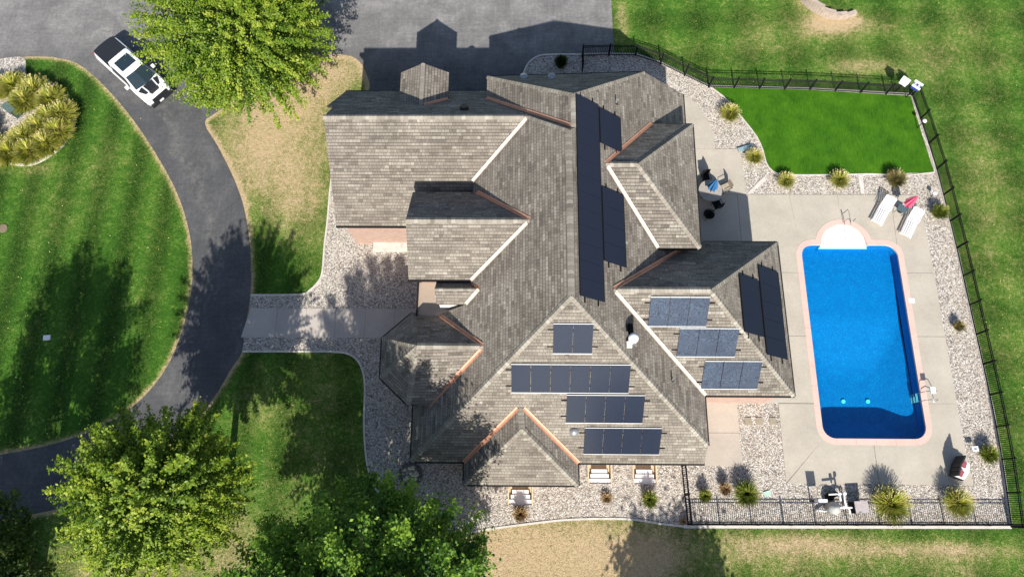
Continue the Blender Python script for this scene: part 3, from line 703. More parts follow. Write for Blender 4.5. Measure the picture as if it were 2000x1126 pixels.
def gutter(a, b, par=house, wd=.2):
    a, b = Vector(a), Vector(b); t = (b - a).normalized(); L = (b - a).length
    mb = MB(); ang = math.atan2(t.y, t.x); c = (a + b) / 2
    rot = Vector((1, 0, 0)).rotation_difference(t).to_matrix()
    mb.box(c - Vector((0, 0, .1)), (L + .06, wd, .14), mat=rot); return mb.build('gutter', M['bronze'], par)
def wall(xy, zt, z0=0.0, mat='brick', par=house, name='wall'):
    mb = MB(); mb.prism(xy, z0, zt); return mb.build(name, M[mat], par)

# main roof
main = []
EVX = 9.93; SEV = 2.36; WEV = -6.09
rA, *_ = roof_slope(lift(PA, [(xr, ya_), (xr, yb_), (.279, 20.26), (-2.85, 17.76), (-2.85, 10.55), (-4.62, 10.35), (-4.62, 9.9), (WEV, 9.9), (WEV, SEV)]))
rE, *_ = roof_slope(lift(PE, [(xr, ya_), (EVX, 3.28), (EVX, 24.74), (7.12, 24.68), (2.6, 20.68), (2.6, 18.69), (xr, yb_)]))
rS, *_ = roof_slope(lift(PS, [(xr, ya_), (WEV, SEV), (9.88, SEV), (9.92, 3.26)]))
# garage roof: north slope runs on to the main hip
NGE = 24.5; GW = -10.95
def zN(y): return zp(PN, 0, y)
rN, *_ = roof_slope(lift(PN, [(GW + .05, 20.26), (.279, 20.26), (xr, yb_), (2.55, 18.73), (-2.18, 23.06), (-2.18, NGE), (GW - .05, NGE), (GW - .35, 21.9), (GW + .05, 21.9)]))
vs_ = isect_y(PGS, PA, -2.85)
rGS, *_ = roof_slope(lift(PGS, [(GW + .03, 20.26), (.279, 20.26), (-2.85, 17.76), (-2.85, 15.885), (-11.1, 15.885)]))
# north block
apex = (2.6, 20.68, 10.23); NWc = (-2.18, 24.62, zp(PH, -2.18, 0)); NEc = (7.12, 24.68, 6.29)
rH, *_ = roof_slope([apex, (2.6, 18.69, 10.23), (-2.18, isect_y(PN, PH, -2.18), zp(PH, -2.18, 0)), NWc])
rNH, *_ = roof_slope([apex, NWc, NEc])
ridge_caps((xr, ya_, zr), (xr, yb_, zr), rE); ridge_caps(apex, (2.6, 18.72, 10.23), rE); ridge_caps(apex, NWc, rH); ridge_caps(apex, NEc, rE)
ridge_caps((xr, ya_, zr), (WEV, SEV, 3.0), rS); ridge_caps((xr, ya_, zr), (9.9, 3.28, 3.9), rS)
ridge_caps((xr, yb_, zr), (.279, 20.26, 8.7), rA); ridge_caps((.2, 20.26, 8.7), (GW, 20.26, 8.7), rGS)
flashing((2.5, 18.8, 10.14), (-2.18, 23.06, 5.97)); flashing((.2, 20.15, 8.66), (-2.85, 17.76, 5.9), mat='glare_copper')
# gable 2 (entry wing)
g2r = (.34, 14.17, 8.75)
cN = on(933, 377, PA); sN = (8.75 - cN[2]) / (cN[1] - 14.17); PG2N = (8.75 + sN * 14.17, 0, -sN); PG2S = (8.75 - 1.186 * 14.17, 0, 1.186)
wr = at(793, 421, 8.75)[0]; se = on(798, 545, PG2S); ne = on(806, 376, PG2N)
rG2S, *_ = roof_slope([g2r, (wr, 14.17, 8.75), tuple(se), (-2.79, se[1], se[2]), (-2.79, 11.81, 5.95)])
rG2N, *_ = roof_slope([g2r, (cN[0], cN[1], cN[2]), (cN[0], ne[1], ne[2]), tuple(ne), (wr, 14.17, 8.75)])
ridge_caps(g2r, (wr, 14.17, 8.75), rG2S); flashing(g2r, tuple(cN)); flashing((.25, 14.05, 8.68), (-2.79, 11.81, 5.95), mat='glare_copper')
# porch gable
pr = (-2.33, 11.16, 6.36); wp = at(849, 563, 6.36)[0]; PPS = (6.36 - 1.03 * 11.16, 0, 1.03); PPN = (6.36 + 1.03 * 11.16, 0, -1.03)
ps = on(852, 593, PPS); pnn = 11.85
rPS, *_ = roof_slope([pr, (wp, 11.16, 6.36), (ps[0], ps[1], ps[2]), (-3.05, ps[1], ps[2])])
rPN, *_ = roof_slope([pr, (-2.85, pnn, zp(PPN, 0, pnn)), (wp, pnn, zp(PPN, 0, pnn)), (wp, 11.16, 6.36)])
ridge_caps(pr, (wp, 11.16, 6.36), rPS, .2); flashing(pr, (-3.05, ps[1], ps[2]), mat='glare_copper'); flashing(pr, (-2.85, pnn, zp(PPN, 0, pnn) + .05))
# turret: part octagon
EZ = 4.15; tc = at(814, 676, 6.72); t2 = on(944, 676, PA)
oct_ = [tuple(at(u, v, EZ)) for u, v in ((862, 617), (806, 611), (747, 660), (743, 737), (797, 790), (838, 791))]
vN = on(862, 618, PA); vS = on(840, 790, PA)
ap = (tc[0], t2[1], 6.68); rj = (t2[0], t2[1], 6.62)
turret = []
def octz(i): return (oct_[i][0], oct_[i][1], EZ)
rT1, *_ = roof_slope([ap, rj, tuple(vN), octz(1)]); rT2, *_ = roof_slope([ap, octz(1), octz(2)]); rT3, *_ = roof_slope([ap, octz(2), octz(3)])
rT4, *_ = roof_slope([ap, octz(3), octz(4)]); rT5, *_ = roof_slope([ap, octz(4), tuple(vS), rj])
for i, r_ in ((1, rT2), (2, rT3), (3, rT4), (4, rT5)): ridge_caps(ap, octz(i), r_, .32)
ridge_caps(ap, rj, rT5, .32); flashing(rj, tuple(vN)); flashing((rj[0], rj[1] - .1, rj[2] - .08), tuple(vS))
for i in (1, 2, 3): gutter(octz(i), octz(i + 1))
# south hipped gable
sg_in = on(1017, 796, PS); sgr = (sg_in[0], sg_in[1], sg_in[2]); sge = at(1019, 836, sg_in[2])
cw = at(906, 945, 3.0); ce = at(1129, 945, 3.0)
xl, xg = cw[0], ce[0]; ysg = cw[1]
sgW = (xl, SEV, 3.0); sgE = (xg, SEV, 3.0)
rGA, *_ = roof_slope([sgr, sgW, (xl, ysg, 3.0), (sge[0], sge[1], sg_in[2])]); rGB, *_ = roof_slope([sgr, (sge[0], sge[1], sg_in[2]), (xg, ysg, 3.0), sgE])
rGC, *_ = roof_slope([(sge[0], sge[1], sg_in[2]), (xl, ysg, 3.0), (xg, ysg, 3.0)])
ridge_caps(sgr, tuple(sge), rGC); ridge_caps(tuple(sge), (xl, ysg, 3), rGC); ridge_caps(tuple(sge), (xg, ysg, 3), rGC)
flashing((sgr[0] - .1, sgr[1], sgr[2]), sgW); flashing((sgr[0] + .1, sgr[1], sgr[2]), sgE)
# mid-east hip block
mr = (4.36, 17.43, 8.7); MN = (7.43, 21.35, 6.03); MS = (7.34, 13.66, 6.11)
PMN = (8.7 + .681 * 17.43, 0, -.681); PMS = (8.7 - .687 * 17.43, 0, .687)
mre = at(1246, 317, 8.7); ne_ = on(1352, 243, PMN); se_ = on(1368, 484, PMS)
ME = (mre[0], 17.43, 8.7)
rMN, *_ = roof_slope([mr, ME, tuple(ne_), (MN[0], ne_[1], ne_[2])]); rMS, *_ = roof_slope([mr, (MS[0], se_[1], se_[2]), tuple(se_), ME]); rME, *_ = roof_slope([ME, tuple(se_), tuple(ne_)])
ridge_caps(mr, ME, rMS); ridge_caps(ME, tuple(ne_), rME); ridge_caps(ME, tuple(se_), rME)
flashing(mr, (MN[0], ne_[1], ne_[2])); flashing((mr[0] + .05, mr[1] - .12, mr[2] - .06), (MS[0], se_[1], se_[2]), mat='glare_copper')
gutter(tuple(ne_), (7.5, ne_[1], ne_[2])); gutter(tuple(se_), (7.45, se_[1], se_[2])); gutter(tuple(se_), tuple(ne_))
# east wing
wr_ = (4.55, 10.52, 8.54); we = at(1388, 566, 8.54); WE = (we[0], 10.52, 8.54)
PWS = (8.54 - 1.022 * 10.52, 0, 1.022); PWN = (8.54 + 1.063 * 10.52, 0, -1.063)
wse = on(1551, 772, PWS); wne = on(1517, 473, PWN)
vv = (9.93, wse[1], wse[2])
rWS, *_ = roof_slope([wr_, vv, tuple(wse), WE]); rWN, *_ = roof_slope([wr_, WE, tuple(wne), (9.95, wne[1], wne[2])]); rWE, *_ = roof_slope([WE, tuple(wse), tuple(wne)])
ridge_caps(wr_, WE, rWS); ridge_caps(WE, tuple(wse), rWE); ridge_caps(WE, tuple(wne), rWE)
flashing(wr_, (9.95, wne[1], wne[2])); flashing((wr_[0] + .05, wr_[1] - .1, wr_[2] - .08), vv, mat='glare_copper')
gutter(vv, tuple(wse)); gutter(tuple(wse), tuple(wne)); gutter(tuple(wne), (10.5, wne[1], wne[2]))
# gutters of the main roof, garage and south gable
gutter((WEV, SEV, 3.0), (xl, SEV, 3.0)); gutter((xg, SEV, 3.0), (9.88, SEV, 3.0)); gutter((xl, ysg, 3.0), (xg, ysg, 3.0)); gutter((xl, ysg, 3.0), (xl, SEV, 3.0)); gutter((xg, ysg, 3.0), (xg, SEV, 3.0))
gutter((WEV, SEV, 3.0), (WEV, 5.6, 3.0)); gutter((EVX, 3.28, 3.85), (EVX, 5.9, 3.85)); gutter((EVX, 22.6, 3.85), (EVX, 24.74, 3.85))
gutter((-11.1, 15.885, 3.8), (wr + .1, 15.885, 3.8)); gutter((GW - .05, NGE, zN(NGE)), (-2.3, NGE, zN(NGE))); gutter(tuple(se), (-2.9, se[1], se[2])); gutter(NWc, NEc)
# garage dormer (gable facing north)
dz = 7.0; dy1 = 24.8; dxc = -5.92; hw = 1.42; dze = 6.1
PDW = plane3((dxc, dy1, dz), (dxc, 20, dz), (dxc - hw, 20, dze)); PDE = plane3((dxc, dy1, dz), (dxc, 20, dz), (dxc + hw, 20, dze))
yv_r = (28.413 - dz) / .973; yv_e = (28.413 - dze) / .973
rDW, *_ = roof_slope([(dxc, dy1, dz), (dxc - hw, dy1, dze), (dxc - hw, yv_e, dze), (dxc, yv_r, dz)]); rDE, *_ = roof_slope([(dxc, dy1, dz), (dxc, yv_r, dz), (dxc + hw, yv_e, dze), (dxc + hw, dy1, dze)])
ridge_caps((dxc, dy1, dz), (dxc, yv_r, dz), rDE, .24); flashing((dxc + .15, yv_r, dz - .05), (dxc + hw, yv_e, dze), mat='copper', wd=.2)
# walls
wall([(-5.75, 2.75), (9.55, 2.75), (9.55, 9), (-5.75, 9)], 2.85)
wall([(xl + .35, ysg + .35), (xg - .35, ysg + .35), (xg - .35, 3.2), (xl + .35, 3.2)], 2.8)
wall([(-2.5, 9), (9.55, 9), (9.55, 24.3), (-2.5, 24.3)], 3.55)
wall([(-1.9, 20.8), (7.0, 20.8), (7.0, 24.3), (-1.9, 24.3)], 5.6)
mb = MB(); mb.prism([(7.0, 24.05), (9.55, 24.05), (9.55, 24.3), (7.0, 24.3)], 0, [5.9, 3.7, 3.7, 5.9]); mb.build('wall', M['brick'], house)
wall([(-10.75, 16.15), (-2.5, 16.15), (-2.5, 24.1), (-10.75, 24.1)], 3.7)
mb = MB(); mb.add([(-10.75, 16.15, 3.7), (-10.75, 24.1, 3.7), (-10.75, 20.26, 8.35), (-10.5, 16.15, 3.7), (-10.5, 24.1, 3.7), (-10.5, 20.26, 8.35)], [(0, 2, 1), (3, 4, 5), (0, 3, 5, 2), (1, 2, 5, 4)]); mb.build('gable_wall', M['brick'], house)
# second storey wall below the west eave of the main slope and garage side
wall([(-2.7, 12.0), (0, 12.0), (0, 17.6), (-2.7, 17.6)], 5.6, 3)
g2x = wr + .3
wall([(g2x, se[1] + .35), (-2.5, se[1] + .35), (-2.5, ne[1] - .35), (g2x, ne[1] - .35)], min(se[2], ne[2]) - .15)
mb = MB(); zz_ = min(se[2], ne[2]) - .15; ya0, ya1 = se[1] + .35, ne[1] - .35
mb.add([(g2x, ya0, zz_), (g2x, ya1, zz_), (g2x, 14.17, 8.4), (g2x + .25, ya0, zz_), (g2x + .25, ya1, zz_), (g2x + .25, 14.17, 8.4)], [(0, 2, 1), (3, 4, 5), (0, 3, 5, 2), (1, 2, 5, 4)]); mb.build('gable_wall', M['brick'], house)
wall([(wp + .12, ps[1] + .12), (-2.6, ps[1] + .12), (-2.6, 11.7), (wp + .12, 11.7)], ps[2] - .12, 3.2, 'trim')
mb = MB(); mb.add([(wp + .14, ps[1] + .12, ps[2] - .12), (wp + .14, 11.7, ps[2] - .12), (wp + .14, 11.16, 6.15), (wp + .3, ps[1] + .12, ps[2] - .12), (wp + .3, 11.7, ps[2] - .12), (wp + .3, 11.16, 6.15)], [(0, 2, 1), (3, 4, 5), (0, 3, 5, 2), (1, 2, 5, 4)]); mb.build('gable_wall', M['trim'], house)
wall([(-4.5, 10.0), (-2.4, 10.0), (-2.4, 13.3), (-4.5, 13.3)], 3.3)
cx_, cy_ = tc[0], t2[1]
wall([(cx_ + (q[0] - cx_) * .86, cy_ + (q[1] - cy_) * .86) for q in oct_[1:]] + [(-4.2, 5.6), (-4.2, 9.8)], EZ - .2)
wall([(7.3, 14.05), (se_[0] - .35, 14.05), (ne_[0] - .35, 21.0), (7.3, 21.0)], 5.85)
wall([(9.4, wse[1] + .12), (wse[0] - .35, wse[1] + .12), (wne[0] - .35, wne[1] - .35), (9.4, wne[1] - .35)], 3.6)
wall([(dxc - hw + .15, 21.5), (dxc + hw - .15, 21.5), (dxc + hw - .15, dy1 - .25), (dxc - hw + .15, dy1 - .25)], dze - .15, 2.5, 'brick')
mb = MB(); mb.prism([(-9.6, 15.62), (-7.0, 15.62), (-7.0, 16.14), (-9.6, 16.14)], 0, .35); mb.build('plinth', M['edging'], house)
bx0 = at(817, 580, 4.3)[0]; by1 = se[1] + .34
wall([(bx0 + .1, 10.3), (-4.52, 10.3), (-4.52, by1), (bx0 + .1, by1)], 4.2)
mb = MB(); mb.prism([(bx0, 10.1), (-3.6, 10.25), (-3.6, by1), (bx0, by1)], 4.2, 4.3); mb.build('balcony_floor', M['balcony'], house)
mb = MB(); mb.box((bx0 - .03, (10.2 + by1) / 2, 4.32), (.1, by1 - 10.2, .22)); mb.build('balcony_edge', M['bronze'], house)
mb = MB(); mb.box((bx0 + .55, by1 - .06, se[2] - .2), (1.25, .12, .14)); mb.build('frieze', M['trim'], house)
# windows and doors on the walls that the eaves hide from above
def window(c, wd, ht, face):
    x, y, z = c; dx, dy = face
    f = MB(); f.box((x + dx * .03, y + dy * .03, z), (wd if dx == 0 else .08, wd if dy == 0 else .08, ht)); fo = f.build('window', M['trim'], house)
    g = MB(); g.box((x + dx * .05, y + dy * .05, z), ((wd - .14) if dx == 0 else .08, (wd - .14) if dy == 0 else .08, ht - .14)); g.build('pane', M['panel_dark'], fo)
for x in (-4.5, -3.4, 4.5, 7.1): window((x, 2.75, 1.6), .9, 1.3, (0, -1))
for x in (-.4, .6): window((x, ysg + .35, 1.6), .8, 1.3, (0, -1))
for y in (7.6, 9.2, 12.6): window((wse[0] - .35, y, 1.9), .9, 1.8, (1, 0))
for y in (16.0, 18.4): window((se_[0] - .37, y, 4.6), 1.1, 1.2, (1, 0)); window((se_[0] - .37, y, 1.6), 1.1, 1.9, (1, 0))
for x in (-8.6, -5.9, -3.6):
    mb = MB(); mb.box((x, 24.13, 1.3), (2.1, .08, 2.5)); d_ = mb.build('garage_door', M['trim'], house)
# roof vents
def dome_vent(p, r=.24, mat='grey'):
    mb = MB(); mb.lathe([(r * .55, -.15), (r * .55, .1), (r, .12), (r * .97, .2), (r * .7, .28), (.02, .31)], p, 14); return mb.build('roof_vent', M[mat], house, True)
dome_vent(tuple(on(907, 214, PN)), .26, 'bronze')
PNH = plane3(apex, NWc, NEc)
for u in (1023, 1077): dome_vent(tuple(on(u, 153, PNH)), .25)
p_ = on(1121, 842, PS); mb = MB(); mb.lathe([(.24, -.2), (.24, .12), (.2, .2), (.02, .26)], tuple(p_), 16); o = mb.build('skylight_tube', M['grey'], house, True); o['label'] = 'round glass-topped light tube'
def pipe(u, v, P, h=.45, r=.05, mat='grey'):
    p = on(u, v, P); mb = MB(); mb.tube([(p[0], p[1], p[2] - .2), (p[0], p[1], p[2] + h)], r, 8); o = mb.build('vent_pipe', M[mat], house); 
    mb = MB(); mb.lathe([(.13, -.08), (.07, .1)], tuple(p), 10); mb.build('pipe_boot', M['bronze'], o)
pipe(1203, 202, PE); pipe(1312, 742, PE)
p_ = on(1232, 668, PE); mb = MB(); mb.tube([(p_[0], p_[1], p_[2] - .3), (p_[0], p_[1], p_[2] + .75)], .13, 12)
o = mb.build('flue', M['white'], house, True); mb = MB(); mb.lathe([(.2, .7), (.25, .76), (.25, .98), (.1, 1.03)], tuple(p_), 14); mb.build('flue_cap', M['white'], o, True)
mb = MB(); mb.box((p_[0] - .14, p_[1] - .2, p_[2] + .35), (.26, .3, .2)); mb.build('flue_elbow', M['white'], house)
mb = MB(); mb.tube([tuple(on(1233, 655, PE)), tuple(on(1229, 636, PE) + np.array([0, 0, .3]))], .15, 10); mb.build('black_vent', M['black'], house, True)

# ================================================================ SOLAR ARRAYS
def solar(P, tl, tr, bl, n, label, mat, horiz=True, lift_=.13, group='rows of solar panels on the roof'):
    """corners as sight-line pixels on roof plane P; n panels along the top edge (or down it when horiz is False)"""
    P2 = (P[0] + lift_, P[1], P[2]); a = Vector(on(*tl, P2)); b = Vector(on(*tr, P2)); c = Vector(on(*bl, P2))
    n3 = Vector((-P[1], -P[2], 1)).normalized()
    if horiz: X = Vector((1, 0, 0)); Lx = (b - a).dot(X); Yv = n3.cross(X); Ly = -(c - a).dot(Yv)
    else: X = Vector((0, -1, 0)); Lx = (c - a).dot(X); Yv = n3.cross(X); Ly = -(b - a).dot(Yv)
    root = thing('solar_array', label, 'solar panels', tuple(a), 0, group)
    M3 = Matrix((X, Yv, n3)).transposed().to_4x4()
    pw = Lx / n; mbg = MB(); mbg.box((0, 0, 0), (pw - (.03 if horiz else .012), Ly - .02, .035)); mbf = mbg.mesh('solar_panel', M[mat])
    fr = MB()
    fr.box((0, 0, 0), (pw - .015, .032, .045)); frm = fr.mesh('frame_bar', M['alu' if horiz else 'black'])
    for i in range(n):
        o = bpy.data.objects.new('solar_panel', mbf); COL.objects.link(o); o.parent = root
        M4 = M3.copy(); M4.translation = X * (pw * (i + .5)) - Yv * (Ly / 2); o.matrix_local = M4
        for s_ in (-1, 1): f_ = bpy.data.objects.new('frame_bar', frm); COL.objects.link(f_); f_.parent = o; f_.location = (0, s_ * (Ly / 2 - .012), .006)
    for fr_ in (.22, .78):
        mb = MB(); mb.box((0, 0, 0), (Lx + .55, .05, .06)); o = mb.build('rail', M['black'], root); M4 = M3.copy(); M4.translation = X * (Lx / 2) - Yv * (Ly * fr_) - n3 * .05; o.matrix_local = M4
    return root
solar(PS, (1081, 631), (1160, 631), (1080, 690), 2, 'short row of two solar panels high on the south slope', 'panel')
solar(PS, (998, 710), (1233, 710), (998, 766), 6, 'longest row of six blue-black solar panels across the south slope', 'panel')
solar(PS, (1107, 770), (1261, 770), (1106, 825), 4, 'row of four solar panels just above the round light tube', 'panel')
solar(PS, (1142, 834), (1294, 834), (1141, 886), 4, 'lowest row of four solar panels just above the south gutter', 'panel')
solar(PWS, (1271, 579), (1388, 579), (1268, 637), 3, 'topmost row of three dusty solar panels on the east wing', 'panel_dusty')
solar(PWS, (1328, 640), (1445, 640), (1325, 696), 3, 'middle row of three dusty solar panels on the east wing', 'panel_dusty')
solar(PWS, (1377, 704), (1490, 704), (1373, 759), 3, 'lowest row of three dusty solar panels on the east wing', 'panel_dusty')
solar(PE, (1125, 183), (1168, 203), (1134, 577), 12, 'long column of black solar panels beside the main ridge', 'panel_dark', False)
solar(PE, (1171, 210), (1211, 231), (1174, 279), 2, 'pair of black solar panels beside the small vent pipe on the north-east slope', 'panel_dark', False)
solar(PE, (1176, 364), (1217, 384), (1181, 509), 4, 'four black solar panels above the pale valley, east of the long column', 'panel_dark', False)
PWE = plane3(WE, tuple(wse), tuple(wne))
solar(PWE, (1444, 534), (1481, 550), (1449, 646), 3, 'shorter black solar column on the pool-facing wing slope', 'panel_dark', False)
solar(PWE, (1481, 517), (1519, 533), (1498, 692), 5, 'longer black solar column nearest the pool on the wing slope', 'panel_dark', False)

# ================================================================ FENCES
post_m = MB().box((0, 0, .62), (.085, .085, 1.28)).mesh('post', M['black']); pick_m = MB().box((0, 0, .58), (.03, .03, 1.12)).mesh('picket', M['black'])
pcap_m = MB().box((0, 0, 1.28), (.08, .08, .03)).mesh('post_cap', M['black'])
def fence(pts, label, step=1.83):
    P = [np.array(p, float)[:2] for p in pts]; root = thing('metal_fence', label, 'fence', (P[0][0], P[0][1], 0), 0, 'black metal fence round the pool garden'); o0 = P[0]
    seg = [np.linalg.norm(b - a) for a, b in zip(P[:-1], P[1:])]; T = sum(seg)
    def pos(s):
        for (a, b), L in zip(zip(P[:-1], P[1:]), seg):
            if s <= L + 1e-6: return a + (b - a) * (s / L), math.atan2(*(b - a)[::-1])
            s -= L
        return P[-1], math.atan2(*(P[-1] - P[-2])[::-1])
    n = max(1, round(T / step))
    for i in range(n + 1):
        q, an = pos(T * i / n); o = bpy.data.objects.new('post', post_m); COL.objects.link(o); o.parent = root; o.location = (q[0] - o0[0], q[1] - o0[1], 0); o.rotation_euler.z = an
        c_ = bpy.data.objects.new('post_cap', pcap_m); COL.objects.link(c_); c_.parent = o
    k = int(T / .115)
    for i in range(k):
        q, an = pos(T * (i + .5) / k); o = bpy.data.objects.new('picket', pick_m); COL.objects.link(o); o.parent = root; o.location = (q[0] - o0[0], q[1] - o0[1], 0); o.rotation_euler.z = an
    for z in (.12, 1.0, 1.15):
        mb = MB(); ln = [pos(T * i / n)[0] for i in range(n + 1)]
        pts3 = [(q[0] - o0[0], q[1] - o0[1], z) for q in ln]; mb.tube(pts3, .032, 4); mb.build('rail', M['black'], root)
    return root
fence(G2([(1137, 140), (1137, 112)]) , 'very short fence return between the north wall and the driveway corner')
fence(G2([(1137, 110), (1190, 108), (1243, 109), (1292, 126), (1338, 149), (1384, 171)]), 'north fence stretch curving from the driveway to the bend beside the turf')
fence(G2([(1384, 171), (1580, 176), (1780, 187)]), 'straight fence stretch along the north side of the artificial turf')
fence(G2([(1780, 187)] + east_edge[1:]), 'longest fence stretch running down the east side past the pool')
fence(G2([(1970, 1024), (1343, 1023)]), 'south fence stretch behind the pool equipment and grass clumps')
fence(G2([(1343, 1023), (1331, 908)]), 'fence stretch from the south-east house corner to the south edging', 1.9)

# ================================================================ PLANTS
def leafcloud(pts, nrm, size, tone, aspect=1.6):
    """one kite-shaped quad per point"""
    n = len(pts); a = rng.normal(size=(n, 3)); nr = nrm + rng.normal(size=(n, 3)) * .55; nr /= np.linalg.norm(nr, axis=1)[:, None]
    t = np.cross(nr, a); t /= np.linalg.norm(t, axis=1)[:, None]; b = np.cross(nr, t); s = size * rng.uniform(.6, 1.3, n)[:, None]
    V_ = np.stack([pts - t * s * aspect / 2, pts + b * s / 2, pts + t * s * aspect / 2, pts - b * s / 2], 1).reshape(-1, 3)
    F_ = np.arange(4 * n).reshape(n, 4); return V_, F_, tone
def tree(name, label, base, h, rad, z0, mat, twigs=500, per=80, size=.13, squash=1.0, shape='oval', jit=.14, seed=1, lean=(0, 0), group=None, tipbright=.35, core=.45, up=.25, cone=.0, rag=.16):
    r = np.random.default_rng(seed); rd = random.Random(seed)
    root = thing(name, label, 'tree', (base[0], base[1], 0), 0, group)
    cz = (z0 + h) / 2; hz = (h - z0) / 2
    # directions spread on the sphere, irregular radius
    k = np.arange(twigs) + .5; ph = np.arccos(1 - 2 * k / twigs); th = math.pi * (1 + 5 ** .5) * k + r.uniform(0, .5, twigs)
    d = np.stack([np.cos(th) * np.sin(ph), np.sin(th) * np.sin(ph), np.cos(ph)], 1); d += r.normal(size=d.shape) * .12; d /= np.linalg.norm(d, axis=1)[:, None]
    lob = 1 + .10 * np.sin(3 * th + seed) * np.sin(2 * ph + seed) + .07 * np.sin(7 * th + 2 * seed) + r.uniform(-rag, .12, twigs)
    zf = d[:, 2]; wscale = 1 - cone * np.clip(zf, 0, 1)
    end = np.stack([d[:, 0] * rad * lob * wscale, d[:, 1] * rad * lob * wscale, cz + d[:, 2] * hz * lob], 1)
    stf = r.uniform(core, core + .3, twigs)
    ax = np.stack([np.zeros(twigs), np.zeros(twigs), cz + d[:, 2] * hz * .35], 1)
    st = ax + (end - ax) * stf[:, None]; st[:, 2] -= up * (1 - stf) * 2
    P_, N_, T_ = [], [], []
    for i in range(twigs):
        m_ = int(per * r.uniform(.6, 1.4)); t = r.beta(1.5, 1.0, m_)
        p = st[i] + (end[i] - st[i]) * t[:, None]; sag = -.25 * np.sin(t * math.pi) ; p[:, 2] += sag * .3
        p += r.normal(size=p.shape) * jit * (1.15 - .5 * t)[:, None] * (1 + (r.random(m_)[:, None] < .15) * 1.3)
        P_.append(p); N_.append(np.tile(d[i] * .6 + np.array([0, -.25, .75]), (m_, 1)))
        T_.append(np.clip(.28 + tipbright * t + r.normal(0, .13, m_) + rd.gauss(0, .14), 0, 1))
    P_ = np.concatenate(P_); N_ = np.concatenate(N_); T_ = np.concatenate(T_)
    P_ += np.array([lean[0], lean[1], 0]) * np.clip((P_[:, 2:3]) / h, 0, 1)
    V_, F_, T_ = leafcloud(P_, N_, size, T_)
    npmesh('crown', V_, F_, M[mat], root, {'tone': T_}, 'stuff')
    tr = MB(); pts = [(0, 0, 0), (.03, .02, z0 * .8), (lean[0] * .4, lean[1] * .4, cz), (lean[0] * .8, lean[1] * .8, h * .82)]
    tr.tube(pts, .24 * h / 12, 9, 0, .05); tr.build('trunk', M['bark'], root, True)
    lb = MB()
    for i in range(0, twigs, max(1, twigs // 55)):
        s0 = Vector((0, 0, max(z0 * .8, min(h * .8, st[i][2] - .9)))); e_ = Vector(end[i]); s0 += Vector((lean[0], lean[1], 0)) * (s0.z / h); e_ += Vector((lean[0], lean[1], 0)) * (e_.z / h)
        mid = s0.lerp(e_, .5) + Vector((0, 0, .25)); lb.tube([s0, mid, e_.lerp(s0, .08)], .055, 4, 0, .012)
    lb.build('limbs', M['bark'], root, True)
    return root
tree('ornamental_pear_tree', 'feathery yellow-green tree beside the lower driveway bend', (-17.1, .5), 13.0, 4.1, 4.9, 'leafY', 660, 130, .095, seed=3, jit=.10, tipbright=.42, rag=.26, core=.3, cone=.28)
tree('shade_tree', 'large dense dark green tree at the bottom edge of the picture, beside the gravel', (-7.2, -5.2), 14.8, 6.0, 2.6, 'leafG', 560, 330, .105, seed=8, jit=.22, tipbright=.56, rag=.16, cone=.12, core=.5)
tree('maple_tree', 'broad golden-green tree overhanging the white pickup truck', (-17.9, 28.6), 9.5, 5.8, 1.6, 'leafY', 900, 130, .095, seed=11, jit=.12, core=.32, tipbright=.4, rag=.26)
tree('shade_tree', 'dark tree cut off by the lower left corner of the picture', (-27.3, -3.4), 14.6, 4.0, 2.5, 'leafD', 420, 110, .12, seed=13, jit=.2)
tree('shade_tree', 'tree outside the lower left, dappling the driveway end', (-30.0, -12.6), 12, 3.6, 2.5, 'leafD', 300, 50, .2, seed=17, jit=.3)
tree('shade_tree', 'tree outside the bottom edge, shading the dry lawn', (8.7, -13.8), 10.3, 3.2, 2.4, 'leafG', 300, 60, .2, seed=19, jit=.3)

